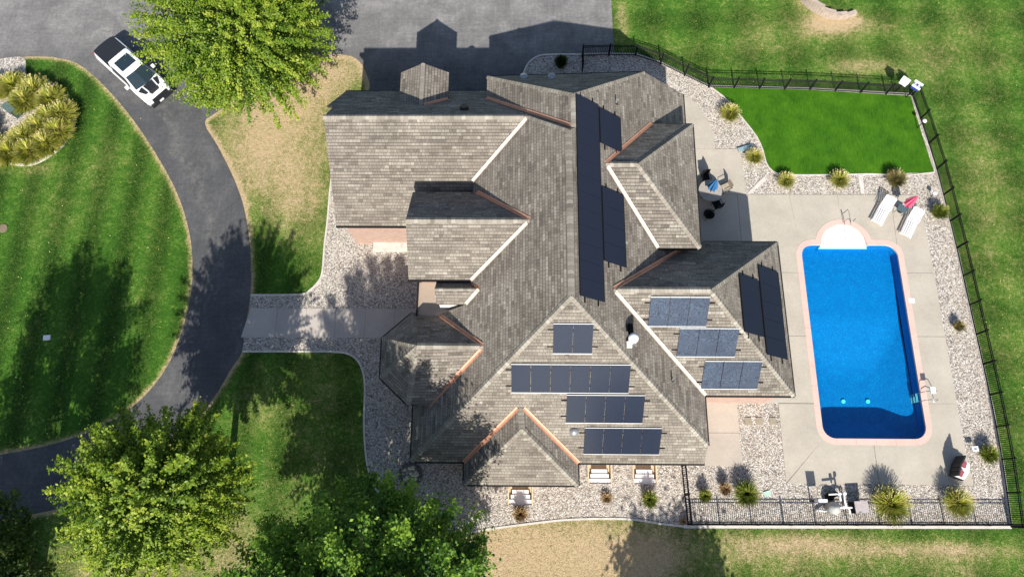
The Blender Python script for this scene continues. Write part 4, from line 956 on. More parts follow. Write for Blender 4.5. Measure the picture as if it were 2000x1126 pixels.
def clump(name, label, u, v, r_, mat='fescue', h=.95, n=420, plume=.25, group='ornamental grass clumps', loc=None, cat='ornamental grass', seed=0, spread=1.0, thick=1.0):
    c = at(u, v) if loc is None else np.array([*loc, 0]); rr = r_ / 33.
    root = thing(name, label, cat, (c[0], c[1], .01), 0, group); g = np.random.default_rng(seed + abs(int(u * 7 + v)))
    a = g.uniform(0, 2 * np.pi, n); R1 = rr * np.sqrt(g.uniform(.05, 1, n)) * spread; r0 = rr * .25 * g.random(n); H = h * (1.1 - .55 * (R1 / rr) ** 2) * g.uniform(.75, 1.1, n); wd = g.uniform(.008, .018, n) * (1 + rr * .3) * thick
    d = np.stack([np.cos(a), np.sin(a)], 1); s = np.stack([-np.sin(a), np.cos(a)], 1)
    V_ = []; 
    for t in (0, .55, 1.0):
        rad_ = r0 + (R1 - r0) * (t ** 1.4); z = H * (t * (1.9 - .95 * t))
        pc = np.concatenate([d * rad_[:, None], z[:, None]], 1); w_ = wd * (1.0, .9, .15)[int(t * 2)] if t < 1 else wd * .15
        sv = np.concatenate([s * w_[:, None], np.zeros((n, 1))], 1); V_ += [pc - sv, pc + sv]
    V_ = np.stack(V_, 1).reshape(-1, 3); b = np.arange(n) * 6; F_ = np.concatenate([np.stack([b, b + 1, b + 3, b + 2], 1), np.stack([b + 2, b + 3, b + 5, b + 4], 1)])
    tn = np.clip(g.normal(.38, .2, n), 0, 1); npmesh('blades', V_, F_, M[mat], root, {'tone': np.concatenate([tn, tn])}, 'stuff')
    m_ = int(n * plume)
    if m_:
        ia = g.integers(0, n, m_); tip = V_.reshape(n, 6, 3)[ia, 4]; dd = np.concatenate([d[ia] * .5, np.ones((m_, 1)) * .5], 1)
        L = g.uniform(.08, .16, m_)[:, None]; sv = np.concatenate([s[ia] * .018, np.zeros((m_, 1))], 1)
        V2 = np.stack([tip - sv, tip + sv, tip + dd * L + sv * .3, tip + dd * L - sv * .3], 1).reshape(-1, 3); F2 = np.arange(4 * m_).reshape(m_, 4)
        npmesh('plumes', V2, F2, M[mat], root, {'tone': np.clip(g.normal(.88, .1, m_), 0, 1)}, 'stuff')
    return root
CL = [(1422, 229, 27, 'grass clump on the gravel nearest the north walk', 'fescue', .95), (1470, 312, 22, 'grass clump beside the pale blue-grey board', 'fescue', .8),
      (1531, 358, 22, 'grass clump at the south-west corner of the turf', 'fescue', .8), (1634, 357, 25, 'grass clump midway along the south edge of the turf', 'fescue', .85),
      (1743, 356, 26, 'taller brownish grass clump behind the sun loungers', 'fescueB', 1.0), (1828, 420, 22, 'grass clump against the east fence beside the loungers', 'fescueG', .9),
      (1866, 640, 13, 'small sparse grass tuft by the east fence halfway down the pool', 'fescueB', .7), (1922, 888, 22, 'grass clump by the east fence beside the small square sign', 'fescueG', .9),
      (1728, 985, 40, 'largest plumed grass clump right of the pool equipment', 'fescue', 1.45), (1857, 982, 32, 'plumed grass clump below the cushioned wicker seat', 'fescue', 1.35),
      (1451, 964, 29, 'bushy green grass clump, largest of the three by the house corner', 'fescueG', 1.2), (1412, 955, 14, 'thin tan grass tuft between two greener ones', 'deadgrass', .9),
      (1373, 968, 15, 'small green grass tuft nearest the short fence stretch', 'fescueG', .9), (1266, 975, 19, 'grass clump leaning over the right window well', 'fescueG', .9),
      (1184, 972, 12, 'low dead tan grass tuft in the gravel below the window wells', 'deadgrass', .35), (1016, 1003, 17, 'reddish dry grass clump below the gable window well', 'deadgrass', .75),
      (1333, 1017, 6, 'tiny orange tuft at the foot of the short fence', 'deadgrass', .3)]
for u, v, r_, lb, mt, h_ in CL: clump('grass_clump', lb, u, v, r_, mt, h_, int(260 + r_ * 16), .45 if mt == 'fescue' else .12, group='ornamental grass clumps in the gravel')
o = clump('shrub', 'dark evergreen shrub in the shaded gravel by the north wall', 1095, 131, 20, 'shrub', 1.1, 900, 0, None, cat='shrub', spread=.95)
# island bed on the left
ISL = smoothline(G2([(-120, 128), (-60, 116), (0, 115), (48, 113), (52, 145), (90, 155), (125, 180), (145, 215), (142, 250), (122, 283), (92, 306), (60, 321), (25, 318), (-30, 330), (-110, 310), (-160, 220)]), 3, True)
isl = sheet('island_bed', ISL, .03, M['bed'], thick=.03)
edging(smoothline(G2([(122, 190), (145, 215), (143, 250), (124, 283), (94, 307), (60, 322), (22, 320)]), 4), w_=.16, z=.1)
rows = [(-40, 190), (0, 178), (35, 172), (70, 178), (100, 195), (118, 222), (112, 252), (92, 275), (62, 288), (30, 290), (0, 285), (-40, 280), (-5, 205), (30, 262), (72, 215), (80, 245), (55, 196), (60, 262), (100, 228), (-20, 250), (-60, 235), (50, 268), (15, 240)]
places = ['in front of the driveway', 'beside the gravel gap', 'along the north rim', 'along the north-east rim', 'at the east rim', 'at the easternmost rim', 'at the south-east rim', 'above the pale edging', 'at the south rim', 'near the lowest rim', 'at the picture edge by the south rim', 'cut off by the picture edge', 'left above the green box', 'below right of the green box', 'right of the green box', 'in the thick of the ring, east side', 'above right of the green box', 'in the thick of the ring, south side', 'between the box and the east rim', 'left below the green box', 'outside the left picture edge', 'second above the pale edging', 'just below the green box']
for (u, v), pl_ in zip(rows, places):
    if (u, v) in ((15, 240), (30, 262), (-5, 205), (72, 215)): continue
    clump('fountain_grass', 'tall straw-tipped fountain grass in the round island bed, ' + pl_, 15 + (u - 15) * 1.12, 240 + (v - 240) * 1.08 + 12, 42, 'fescue', 1.2, 1000, .35, 'fountain grasses in the round island bed', thick=1.9)
ub = thing('utility_box', 'green metal utility box inside the ring of fountain grass', 'utility box', tuple(at(32, 222)), R_(-38))
mb = MB(); mb.box((0, 0, .4), (.85, .45, .8)); mb.build('cabinet', plain('utility_green', (.05, .085, .07), .6), ub)
mb = MB(); mb.box((0, -.02, .82), (.9, .5, .05)); mb.build('lid', plain('utility_lid', (.09, .14, .125), .6), ub)

# stones scattered as real geometry over all gravel
def scatter_stones(poly, dens, excl, name, size=(.02, .038), z=.02, seed=1, lim=None):
    g = np.random.default_rng(seed); P = np.array(poly); x0_, y0_ = P.min(0)[:2]; x1_, y1_ = P.max(0)[:2]
    x0_ = max(x0_, -36); x1_ = min(x1_, 34); y0_ = max(y0_, -5); n = int((x1_ - x0_) * (y1_ - y0_) * dens)
    x = g.uniform(x0_, x1_, n); y = g.uniform(y0_, y1_, n); k = inpoly(x, y, poly)
    for e in excl: k &= ~inpoly(x, y, e)
    x, y = x[k], y[k]; n = len(x); s = g.uniform(*size, n); a = g.uniform(0, 6.28, n); el = g.uniform(.6, 1, n)
    base = np.array([(1, 0, 0), (.3, .95, .1), (-.8, .6, 0), (-.9, -.5, .05), (.2, -1, 0), (.05, .05, .75)])
    bx = base[None, :, 0] * s[:, None]; by = base[None, :, 1] * (s * el)[:, None]; c_, s_ = np.cos(a)[:, None], np.sin(a)[:, None]
    V_ = np.stack([x[:, None] + bx * c_ - by * s_, y[:, None] + bx * s_ + by * c_, z + base[None, :, 2] * s[:, None] + g.uniform(-.3, .4, (n, 6)) * s[:, None] * .35], 2).reshape(-1, 3)
    b = np.arange(n) * 6; F_ = np.concatenate([np.stack([b + i, b + (i + 1) % 5, b + 5], 1) for i in range(5)])
    t = np.clip(g.beta(2.2, 1.7, n), 0, 1); return npmesh(name, V_, F_, M['stone'], None, {'tone': np.tile(t, 5)}, 'stuff')
house_fp = [(-5.7, 2.8), (9.5, 2.8), (9.5, 6.2), (15.2, 6.2), (15.2, 14.8), (11, 14.8), (11, 24.2), (-2, 24.2), (-10.7, 24.1), (-10.7, 16.2), (-7, 16.2), (-7, 9.5), (-5.7, 9.5)]
deck_fp = [(14.0, 6.1), (15.25, 6.1), (15.25, 1.43), (26, 1.43), (25.9, 17.9), (25.6, 19.7), (14.6, 19.7), (14.6, 20.4), (14.45, 23), (9.5, 23), (9.5, 15), (14, 15)]
walk_fp = [(wx[0] - .4, wy0), (-6, wy0), (-6, wy1), (wx[0] - .4, wy1)]
nwalk = [(9.0, 23.02)] + G2([(1397, 291), (1393, 262), (1380, 232), (1362, 205), (1345, 190)]) + [(9.0, 27.2)]
scatter_stones(BED, 170, [house_fp, deck_fp, walk_fp, nwalk, TURF, [(9.3, 2.4), (12.85, 2.4), (12.8, 6.1), (9.3, 6.1)], rrect(15.2, 26, 1.4, 19, .1)] + wells_h + [[(-6.4, 9.6), (-4.6, 9.6), (-4.6, 13.3), (-6.4, 13.3)]], 'gravel_stones')
scatter_stones(ISL, 60, [], 'island_gravel_stones', z=.04, seed=5)

# grass blades over the lawn (real geometry, thins out beyond the view)
def blades(n, seed=4):
    g = np.random.default_rng(seed); x = g.uniform(-37, 35, n); y = g.uniform(-4.5, 36, n)
    k = ~inpoly(x, y, BED) & ~inpoly(x, y, DRIVE); k &= ~inpoly(x, y, ISL); x, y = x[k], y[k]; n = len(x)
    d = dryness(x, y) + g.normal(0, .16, n); a = g.uniform(0, 6.28, n); L = g.uniform(.05, .1, n); w_ = g.uniform(.01, .022, n); z = g.uniform(.03, .065, n)
    c, s = np.cos(a), np.sin(a)
    V_ = np.stack([np.stack([x - s * w_, y + c * w_, np.zeros(n)], 1), np.stack([x + s * w_, y - c * w_, np.zeros(n)], 1), np.stack([x + c * L, y + s * L, z], 1)], 1).reshape(-1, 3)
    return npmesh('grass_blades', V_, np.arange(3 * n).reshape(n, 3), M['blade'], None, {'tone': np.clip(d, 0, 1)}, 'stuff')
blades(330000)

# fallen leaves and pale flower heads on the lawns and the lane
g = np.random.default_rng(31); n = 2600; x = g.uniform(-36, 34, n); y = g.uniform(-4, 35, n); k = ~inpoly(x, y, BED) & (~inpoly(x, y, DRIVE) | (g.random(n) < .12)); x, y = x[k], y[k]
P_ = np.stack([x, y, g.uniform(.05, .08, len(x))], 1); V_, F_, T_ = leafcloud(P_, np.tile([0, 0, 1.0], (len(x), 1)), .045, g.uniform(.3, 1, len(x)))
npmesh('fallen_leaves', V_, F_, M['fescue'], None, {'tone': T_}, 'stuff')
# ring of stones round a small basin, in the shaded gravel
rg = thing('stone_ring', 'round ring of dark edging blocks with pale stones inside, in the shaded gravel', 'planter ring', tuple(at(802, 926)))
for k in range(12):
    a = k * math.pi / 6; mb = MB(); mb.box((.62 * math.cos(a), .62 * math.sin(a), .08), (.16, .28, .16), a); mb.build('edging_block', plain('ring_block%d' % k, (.1, .095, .09), .9), rg)
mb = MB()
for k in range(26):
    a = random.uniform(0, 6.28); q = .45 * math.sqrt(random.random()); mb.lathe([(.07, 0), (.1, .05), (.03, .1)], (q * math.cos(a), q * math.sin(a), .07), 6)
mb.build('pale_stones', plain('pale_cobble', (.55, .5, .36), .8), rg, kind='stuff')

# curved retaining wall, top right
rw = thing('retaining_wall', 'curved low wall of stepped tan blocks in the lawn near the top right', 'retaining wall', (0, 0, 0))
arc = smoothline(G2([(1552, -30), (1562, -5), (1580, 14), (1602, 28), (1626, 35), (1650, 34), (1672, 27)]), 5)
Lr = 0; pts_ = [arc[0]]
for a, b in zip(arc[:-1], arc[1:]): pass
acc = 0; k = 0
for i in range(0, len(arc) - 2, 1):
    a, b = np.array(arc[i]), np.array(arc[i + 1]); L = np.linalg.norm(b - a); nb = max(1, round(L / .42))
    for j in range(nb):
        c = a + (b - a) * (j + .5) / nb; an = math.atan2(b[1] - a[1], b[0] - a[0]); top = .75 - .5 * max(0, (i - 14)) / 15.
        for z in np.arange(.08, max(top, .2), .16):
            mb = MB(); mb.box((c[0], c[1], z), (L / nb * .98, .32, .155), an); mb.build('wall_block', M['blockA'] if 'blockA' in M else M.setdefault('blockA', plain('tan_block', (.42, .34, .28), .9, 0, .2, 3)), rw)

# ================================================================ THINGS
# pickup truck
tk = thing('pickup_truck', 'white pickup truck with black bed cover and black bonnet graphics, under the maple', 'pickup truck', (-27.05, 28.55, 0), R_(-41))
TW = M['truckwhite'] = plain('truck_white', (.8, .8, .8), .25, 0, .02, 2, .5); TB = M['truckblack'] = plain('truck_black', (.018, .02, .024), .5, 0, .05); GLS = M['glass'] = plain('tinted_glass', (.02, .035, .045), .08, 0, .05, 2, .6)
def loft(secs, mat, name, parent, smooth=True):
    """secs: list of (x, [(y, z), ...]) half profiles mirrored"""
    mb = MB(); rings = []
    for x, hp in secs: rings.append([(x, y, z) for y, z in hp] + [(x, -y, z) for y, z in reversed(hp)])
    n = len(rings[0]); vs = [p for r_ in rings for p in r_]; fs = []
    for i in range(len(rings) - 1):
        for k in range(n): fs.append((i * n + k, i * n + (k + 1) % n, (i + 1) * n + (k + 1) % n, (i + 1) * n + k))
    fs.append(tuple(range(n))[::-1]); fs.append(tuple(range((len(rings) - 1) * n, len(rings) * n))); mb.add(vs, fs)
    o = mb.build(name, mat, parent, smooth)
    if smooth:
        o.data.polygons.foreach_set('use_smooth', [True] * len(o.data.polygons)); md = o.modifiers.new('e', 'EDGE_SPLIT'); md.split_angle = R_(38)
    return o
b0 = .42
loft([(-2.92, [(.86, b0 + .1), (.92, .8), (.84, 1.12)]), (-2.6, [(.97, b0), (1.02, .85), (.92, 1.2)]), (-1.2, [(.99, b0), (1.03, .85), (.93, 1.22)]), (-.75, [(.99, b0), (1.02, .85), (.92, 1.22)]), (1.0, [(.99, b0), (1.0, .85), (.92, 1.18)]), (1.5, [(1.0, b0), (1.04, .85), (.94, 1.15)]), (2.5, [(.99, b0), (1.02, .85), (.9, 1.08)]), (2.82, [(.9, b0 + .05), (.92, .8), (.78, 1.0)]), (2.92, [(.8, b0 + .12), (.82, .75), (.7, .92)])], TW, 'body', tk)
loft([(-.78, [(.93, 1.1), (.76, 1.86), (.6, 1.9)]), (-.55, [(.94, 1.1), (.79, 1.9), (.65, 1.94)]), (.75, [(.94, 1.1), (.78, 1.9), (.65, 1.94)]), (1.02, [(.94, 1.1), (.76, 1.84), (.6, 1.88)]), (1.75, [(.92, 1.1), (.86, 1.17), (.7, 1.19)])], TW, 'cab', tk)
mb = MB(); mb.add([(1.06, -.72, 1.875), (1.06, .72, 1.875), (1.76, .84, 1.215), (1.76, -.84, 1.215), (1.12, 0, 1.90), (1.9, 0, 1.225)], [(0, 4, 5, 3), (4, 1, 2, 5)]); mb.build('windscreen', GLS, tk)
for s_ in (-1, 1):
    mb = MB(); mb.add([(-.6, s_ * .93, 1.25), (.95, s_ * .945, 1.25), (1.35, s_ * .93, 1.3), (.9, s_ * .83, 1.76), (-.5, s_ * .82, 1.8)], [(0, 1, 2, 3, 4) if s_ < 0 else (4, 3, 2, 1, 0)]); mb.build('side_window', GLS, tk)
mb = MB(); mb.prism([(-.35, -.55), (.62, -.58), (.62, .58), (-.35, .55)], 1.93, 1.955); mb.build('sunroof', GLS, tk)
mb = MB(); mb.add([(-.8, -.72, 1.8), (-.8, .72, 1.8), (-.86, .8, 1.3), (-.86, -.8, 1.3)], [(0, 1, 2, 3)]); mb.build('rear_window', GLS, tk)
mb = MB(); mb.prism([(-2.88, -.72), (-2.8, -.84), (-.86, -.88), (-.86, .88), (-2.8, .84), (-2.88, .72), (-2.94, .3), (-2.94, -.3)], 1.2, 1.255); mb.build('bed_cover', TB, tk)
def strip(name, pts, z, mat=TB):
    mb = MB(); mb.prism(pts, z[0] if isinstance(z, tuple) else z - .02, z[1] if isinstance(z, tuple) else z); return mb.build(name, mat, tk)
mb = MB(); mb.prism([(1.88, -.34), (2.5, -.3), (2.5, .3), (1.88, .34)], 1.1, [1.222, 1.15, 1.15, 1.222]); mb.build('bonnet_scoop', TB, tk)
mb = MB(); mb.prism([(2.5, -.36), (2.68, -.3), (2.68, .3), (2.5, .36)], 1.0, [1.17, 1.1, 1.1, 1.17]); mb.build('scoop_vent', TB, tk)
for s_ in (-1, 1):
    mb = MB(); q = [(1.86, s_ * .5), (2.45, s_ * .44), (2.42, s_ * .6), (1.95, s_ * .82)]; mb.prism(q, 1.0, [1.21, 1.145, 1.125, 1.185] if s_ > 0 else [1.21, 1.145, 1.125, 1.185]); mb.build('bonnet_graphic', TB, tk)
    mb = MB(); mb.box((2.8, s_ * .72, .86), (.2, .3, .16)); mb.build('headlight', M['alu'], tk)
    mb = MB(); mb.box((-2.9, s_ * .84, .95), (.1, .16, .34)); mb.build('tail_light', plain('tail_red%d' % s_, (.4, .02, .02), .3), tk)
    mb = MB(); mb.box((1.2, s_ * 1.14, 1.28), (.16, .22, .2)); mb.build('wing_mirror', TW, tk)
    for x in (-1.85, 1.9):
        rot = Matrix.Rotation(R_(90), 3, 'X'); mb = MB(); tmp = MB(); tmp.lathe([(.28, -.14), (.42, -.13), (.43, 0), (.42, .13), (.28, .14)], (0, 0, 0), 20)
        mb.add([rot @ Vector(q) + Vector((x, s_ * .9, .43)) for q in tmp.v], tmp.f); wh = mb.build('wheel', M['black'], tk, True)
        tmp = MB(); tmp.lathe([(.27, -.1), (.27, .145), (.05, .12)], (0, 0, 0), 14); mb = MB(); mb.add([rot @ Vector(q) * 1 + Vector((x, s_ * .9, .43)) for q in tmp.v], tmp.f); mb.build('rim', M['grey'], wh)
mb = MB(); mb.box((2.93, 0, .78), (.1, 1.2, .3)); mb.build('grille', TB, tk)
mb = MB(); mb.box((2.98, 0, .5), (.2, 1.75, .24)); mb.build('bumper', TB, tk); mb = MB(); mb.box((3.09, -.1, .55), (.02, .32, .16)); mb.build('number_plate', M['white'], tk)
mb = MB(); mb.box((-3.0, 0, .55), (.16, 1.7, .2)); mb.build('bumper', M['grey'], tk)

# loungers
def lounger(loc, rz, label):
    t = thing('sun_lounger', label, 'sun lounger', loc, rz, 'white slatted sun loungers')
    for k in range(5):
        y = -.26 + k * .13
        prof = [(-.98, .34), (-.2, .36), (.15, .33), (.45, .42), (.98, .74)]
        mb = MB(); vs = []; 
        for x, z in prof: vs += [(x, y - .044, z), (x, y + .044, z), (x, y + .044, z - .025), (x, y - .044, z - .025)]
        fs = []
        for i in range(len(prof) - 1):
            for q in range(4): fs.append((i * 4 + q, i * 4 + (q + 1) % 4, (i + 1) * 4 + (q + 1) % 4, (i + 1) * 4 + q))
        fs += [(0, 1, 2, 3), (19, 18, 17, 16)]; mb.add(vs, fs); mb.build('slat', M['white'], t)
    mb = MB()
    for s_ in (-.34, .34): mb.tube([(-1.0, s_, .31), (.15, s_, .3), (.98, s_, .7)], .022, 6)
    mb.build('frame', M['white'], t)
    for x in (-.8, .5):
        for s_ in (-.33, .33): mb = MB(); mb.tube([(x, s_, .31), (x, s_, 0)], .02, 6); mb.build('leg', M['white'], t)
    for s_ in (-.36, .36): mb = MB(); mb.tube([(.2, s_, .32), (.15, s_, .5), (.5, s_, .52)], .02, 6); mb.build('armrest', M['white'], t)
c1 = at(1725, 412, .4); c2 = at(1780, 436, .4)
lounger((c1[0], c1[1], .05), R_(58), 'white slatted sun lounger left of the closed pink umbrella')
lounger((c2[0], c2[1], .05), R_(60), 'white slatted sun lounger right of the closed pink umbrella, nearer the fence')
def closed_umbrella(loc, h, r, mat, label, lean=(0, 0), pole='grey'):
    t = thing('umbrella', label, 'umbrella', loc)
    mb = MB(); mb.tube([(0, 0, 0), (lean[0], lean[1], h)], .022, 8); mb.build('pole', M[pole], t)
    mb = MB(); n = 16; prof = ((.03, h), (.35, h - .25 * 1), (.8, h - .7), (1, h - 1.25)); rings = []
    for f_, z in prof: rings.append([(math.cos(2 * math.pi * k / n) * r * f_ * (1 if k % 2 else .55) + lean[0] * z / h, math.sin(2 * math.pi * k / n) * r * f_ * (1 if k % 2 else .55) + lean[1] * z / h, z) for k in range(n)])
    vs = [q for r_ in rings for q in r_]; fs = [(i * n + k, i * n + (k + 1) % n, (i + 1) * n + (k + 1) % n, (i + 1) * n + k) for i in range(len(rings) - 1) for k in range(n)]
    mb.add(vs, fs); mb.build('canopy', mat, t); mb = MB(); mb.lathe([(.22, 0), (.22, .06), (.05, .1)], (0, 0, 0), 14); mb.build('base', M['black'], t); return t
pk = plain('pink_canvas', (.75, .12, .22), .8); bl = plain('blue_canvas', (.04, .16, .36), .8)
c = at(1755, 410, .05); closed_umbrella((c[0] + .1, c[1] + .0, .05), 2.2, .3, pk, 'closed pink umbrella standing between the two loungers')
st_ = thing('side_table', 'small dark glass side table between the two loungers', 'side table', (c[0], c[1] - .1, .05), R_(-30))
mb = MB(); mb.box((0, 0, .45), (.6, .5, .03)); mb.build('table_top', plain('smoky_top', (.08, .12, .14), .2), st_)
for sx in (-.25, .25):
    for sy in (-.2, .2): mb = MB(); mb.tube([(sx, sy, 0), (sx, sy, .45)], .015, 5); mb.build('leg', M['black'], st_)
# patio set
c = at(1392, 372, .75); tb = thing('patio_table', 'round pale patio table half under the east eave', 'table', (c[0] - .15, c[1] - .0, .05))
mb = MB(); mb.lathe([(.72, .7), (.75, .73), (.02, .735)], (0, 0, 0), 28); mb.build('table_top', plain('table_stone', (.36, .33, .29), .5), tb)
for k in range(4): a = k * math.pi / 2 + .4; mb = MB(); mb.tube([(.1 * math.cos(a), .1 * math.sin(a), .7), (.5 * math.cos(a), .5 * math.sin(a), 0)], .025, 6); mb.build('leg', M['black'], tb)
closed_umbrella((c[0] - .15, c[1] + .0, .05), 2.35, .34, bl, 'closed blue umbrella through the round patio table')
def chair(loc, rz, label, mat):
    t = thing('patio_chair', label, 'chair', loc, rz, 'chairs round the patio table')
    mb = MB(); mb.box((0, 0, .42), (.5, .5, .05)); mb.build('seat', mat, t); mb = MB(); mb.box((-.27, 0, .72), (.05, .5, .6)); mb.build('backrest', mat, t)
    for sx in (-.22, .22):
        for sy in (-.22, .22): mb = MB(); mb.tube([(sx, sy, 0), (sx, sy, .42)], .018, 5); mb.build('leg', M['black'], t)
    for sy in (-.27, .27): mb = MB(); mb.tube([(.22, sy, .4), (.22, sy, .63), (-.27, sy, .66)], .02, 5); mb.build('armrest', M['black'], t)
tan = plain('tan_mesh', (.36, .31, .24), .8)
chair((c[0] + .95, c[1] + .35, .05), R_(205), 'tan sling chair on the sunny side of the patio table', tan)
chair((c[0] - .3, c[1] + 1.05, .05), R_(280), 'dark round-backed chair at the north side of the patio table', M['black'])
chair((c[0] + .3, c[1] - .85, .05), R_(110), 'dark chair in the shade south of the patio table', M['black'])
fp = thing('fire_bowl', 'black round metal stand on the shaded patio beside the house', 'fire bowl', (c[0] - .25, c[1] - 1.5, .05))
mb = MB(); ring = [(.33 * math.cos(k * math.pi / 10), .33 * math.sin(k * math.pi / 10), .4) for k in range(21)]; mb.tube(ring, .03, 6); mb.build('ring', M['black'], fp)
mb = MB(); mb.lathe([(.1, .12), (.3, .36), (.28, .36), (.08, .15)], (0, 0, 0), 16); mb.build('bowl', M['black'], fp)
for k in range(3): a = k * 2.1; mb = MB(); mb.tube([(.3 * math.cos(a), .3 * math.sin(a), .38), (.36 * math.cos(a), .36 * math.sin(a), 0)], .018, 5); mb.build('leg', M['black'], fp)
# wicker seat with cushions
c = at(1877, 916, .4); ls = thing('garden_loveseat', 'black wicker loveseat with white seat and two red cushions on the deck corner', 'loveseat', (c[0], c[1], .05), R_(-28))
wk = plain('black_wicker', (.02, .02, .022), .7, 0, .3, 30)
mb = MB(); mb.prism([(-.32, -.62), (.3, -.55), (.42, 0), (.3, .55), (-.32, .62)], .1, .38); mb.build('seat_base', wk, ls)
mb = MB(); mb.prism([(-.28, -.56), (.28, -.5), (.4, 0), (.28, .5), (-.28, .56)], .38, .48); mb.build('seat_cushion', M['white'], ls)
for k in range(5):
    y = -.5 + k * .25; mb = MB(); mb.box((-.38 - .06 * (1 - abs(k - 2) / 2), y, .62), (.08, .25, .95), tilt=0); mb.build('back_panel', wk, ls)
for s_ in (-.27, .27): mb = MB(); mb.box((-.1, s_, .56), (.34, .36, .12), .3 * s_); mb.build('throw_cushion', plain('red_check%d' % (s_ > 0), (.3, .07, .09), .8, 0, .4, 14), ls)
# small square sign in the gravel
c = at(1905, 876, .5); t = thing('yard_sign', 'small square grey-white sign on a stake by the east fence', 'sign', (c[0], c[1], 0))
mb = MB(); mb.box((0, 0, .5), (.36, .3, .03), .1); mb.build('sign_board', M['white'], t); mb = MB(); mb.box((0, 0, .517), (.16, .12, .004), .1); mb.build('sign_print', M['grey'], t); mb = MB(); mb.tube([(0, 0, 0), (0, 0, .49)], .015, 5); mb.build('stake', M['black'], t)
# white round lamp, white fittings
for u, v, lb in ((1826, 377, 'white round cap on a short post beside the loungers and east fence'), (1806, 236, 'small white fitting clipped to the east fence by the turf')):
    zt = .5 if u == 1826 else .95; c = at(u, v, zt); t = thing('fence_light', lb, 'garden light', (c[0], c[1], 0))
    mb = MB(); mb.lathe([(.1, zt - .06), (.15, zt), (.12, zt + .05), (.02, zt + .07)], (0, 0, 0), 14); mb.build('lamp_cap', M['white'], t, True); mb = MB(); mb.tube([(0, 0, 0), (0, 0, zt - .04)], .03, 6); mb.build('post', M['black'], t)
c = at(92, 659, .05); mb = MB(); mb.box((c[0], c[1], .06), (.42, .3, .12), .1); tag(mb.build('valve_box_lid', M['white']), 'small pale rectangular lid lying in the shaded left lawn', 'valve box')
c = at(6, 446, .02); mb = MB(); mb.lathe([(.3, 0), (.3, .05), (.02, .06)], (c[0], c[1], .0), 18); tag(mb.build('manhole_cover', plain('brown_lid', (.2, .15, .1), .8)), 'round brown cover in the left lawn at the picture edge', 'manhole cover')
c = at(1455, 289, .2); mb = MB(); mb.box((c[0], c[1], .16), (.95, .3, .06), R_(18)); tag(mb.build('splash_board', plain('pale_teal', (.25, .36, .38), .7)), 'pale blue-grey board lying behind a grass clump by the patio corner', 'board')
c = at(1498, 963, .02); mb = MB(); mb.box((c[0], c[1], .05), (.4, .28, .06), .3); tag(mb.build('drain_cover', plain('mint_lid', (.42, .58, .5), .7)), 'mint green lid in the gravel right of the bushy clump', 'drain cover')
# two boxes on poles behind the fence corner
for i, (u, v, lb) in enumerate(((1769, 157, 'white flat-topped box on a pole at the north-east fence corner'), (1792, 166, 'white and blue flat-topped box on a pole, right of the plain white one'))):
    z = 1.5; c = at(u, v, z); t = thing('birdhouse', lb, 'birdhouse', (c[0], c[1], 0), R_(-40), 'boxes on poles at the fence corner')
    mb = MB(); mb.tube([(0, 0, 0), (0, 0, z - .3)], .04, 8); mb.build('pole', M['black'], t)
    mb = MB(); mb.box((0, 0, z - .2), (.5, .34, .3)); mb.build('house_box', M['white'] if i == 0 else plain('birdhouse_blue', (.03, .05, .3), .5), t)
    if i == 0: mb = MB(); mb.box((0, 0, z), (.56, .44, .05)); mb.build('roof_panel', M['white'], t)
    else:
        mb = MB(); mb.box((0, .2, z), (.62, .16, .05)); mb.build('roof_panel', M['white'], t); mb = MB(); mb.box((-.13, -.2, z), (.28, .16, .05)); mb.build('roof_panel', M['white'], t); mb = MB(); mb.box((.17, -.2, z), (.28, .16, .05)); mb.build('roof_panel', M['white'], t)
        for s_ in (-.15, .12): mb = MB(); mb.box((s_, .02, z - .02), (.14, .12, .03), .4); mb.build('blue_patch', M['alu'], t)
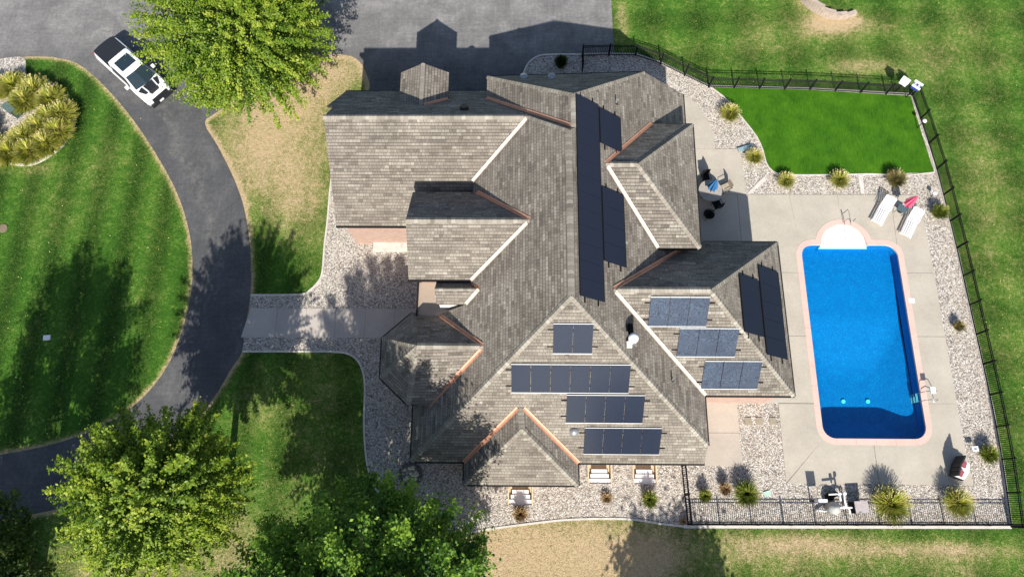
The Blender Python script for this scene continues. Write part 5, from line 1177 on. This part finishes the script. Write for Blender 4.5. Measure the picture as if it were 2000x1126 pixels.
# pool equipment
c = at(1678, 990, .6); t = thing('pool_heater', 'square pinkish-grey pool heater beside the large grass clump', 'pool heater', (c[0], c[1], 0), R_(3))
mb = MB(); mb.box((0, 0, .42), (.72, .62, .8)); mb.build('cabinet', M['black'], t); mb = MB(); mb.box((.03, .02, .85), (.74, .64, .06)); mb.build('lid', plain('heater_lid', (.42, .37, .36), .6), t); mb = MB(); mb.box((-.1, -.26, .89), (.14, .05, .02)); mb.build('badge', M['grey'], t)
c = at(1632, 990, .6); t = thing('pool_filter', 'grey pool filter tank with white pipes and valve beside the heater', 'pool filter', (c[0], c[1], 0))
mb = MB(); mb.lathe([(.3, .05), (.36, .15), (.36, .7), (.3, .85), (.12, .98), (.08, 1.02)], (-.1, -.05, 0), 18); mb.build('tank', plain('filter_tank', (.4, .4, .38), .5), t, True)
for q in ([(.1, 0, .95), (.75, 0, .95), (.75, 0, .3)], [(.45, 0, .95), (.4, .75, .9), (.4, .75, .3)], [(.4, .75, .75), (-.35, .7, .72)], [(.2, .75, .9), (.2, .35, .9)], [(.62, 0, .9), (.68, -.3, .85), (.68, -.3, .1)]):
    mb = MB(); mb.tube(q, .05, 8); mb.build('pipe', M['white'], t, True)
for q in ((.18, .72, .92), (.45, .75, .98), (.3, 0, 1.0)): mb = MB(); mb.lathe([(.09, -.08), (.09, .04), (.03, .06)], q, 10); mb.build('valve', M['white'], t)
mb = MB(); mb.tube([(-.9, -.15, .1), (-.55, -.18, .32), (.05, -.1, .3)], .09, 8, 0, .05); mb.build('hose_end', M['white'], t, True)
c = at(1625, 978, .3); t = thing('pool_pump', 'dark pump with a dark cone-topped motor beside the filter tank', 'pump', (c[0] - .1, c[1] + .25, 0), R_(20))
mb = MB(); mb.lathe([(.2, .05), (.22, .4), (.05, .55)], (0, 0, 0), 14); mb.build('motor', M['black'], t, True); mb = MB(); mb.box((.3, 0, .2), (.4, .26, .28)); mb.build('housing', M['black'], t)
c = at(1604, 977, 1.1); t = thing('control_box', 'white control box on a dark post at the left of the pool equipment', 'control box', (c[0], c[1], 0))
for x in (-.2,): mb = MB(); mb.box((x, 0, .6), (.09, .09, 1.2)); mb.build('post', M['black'], t)
mb = MB(); mb.box((0, 0, 1.05), (.5, .16, .6)); mb.build('enclosure', M['white'], t); mb = MB(); mb.box((0, -.1, 1.05), (.4, .03, .5)); mb.build('door', M['grey'], t)
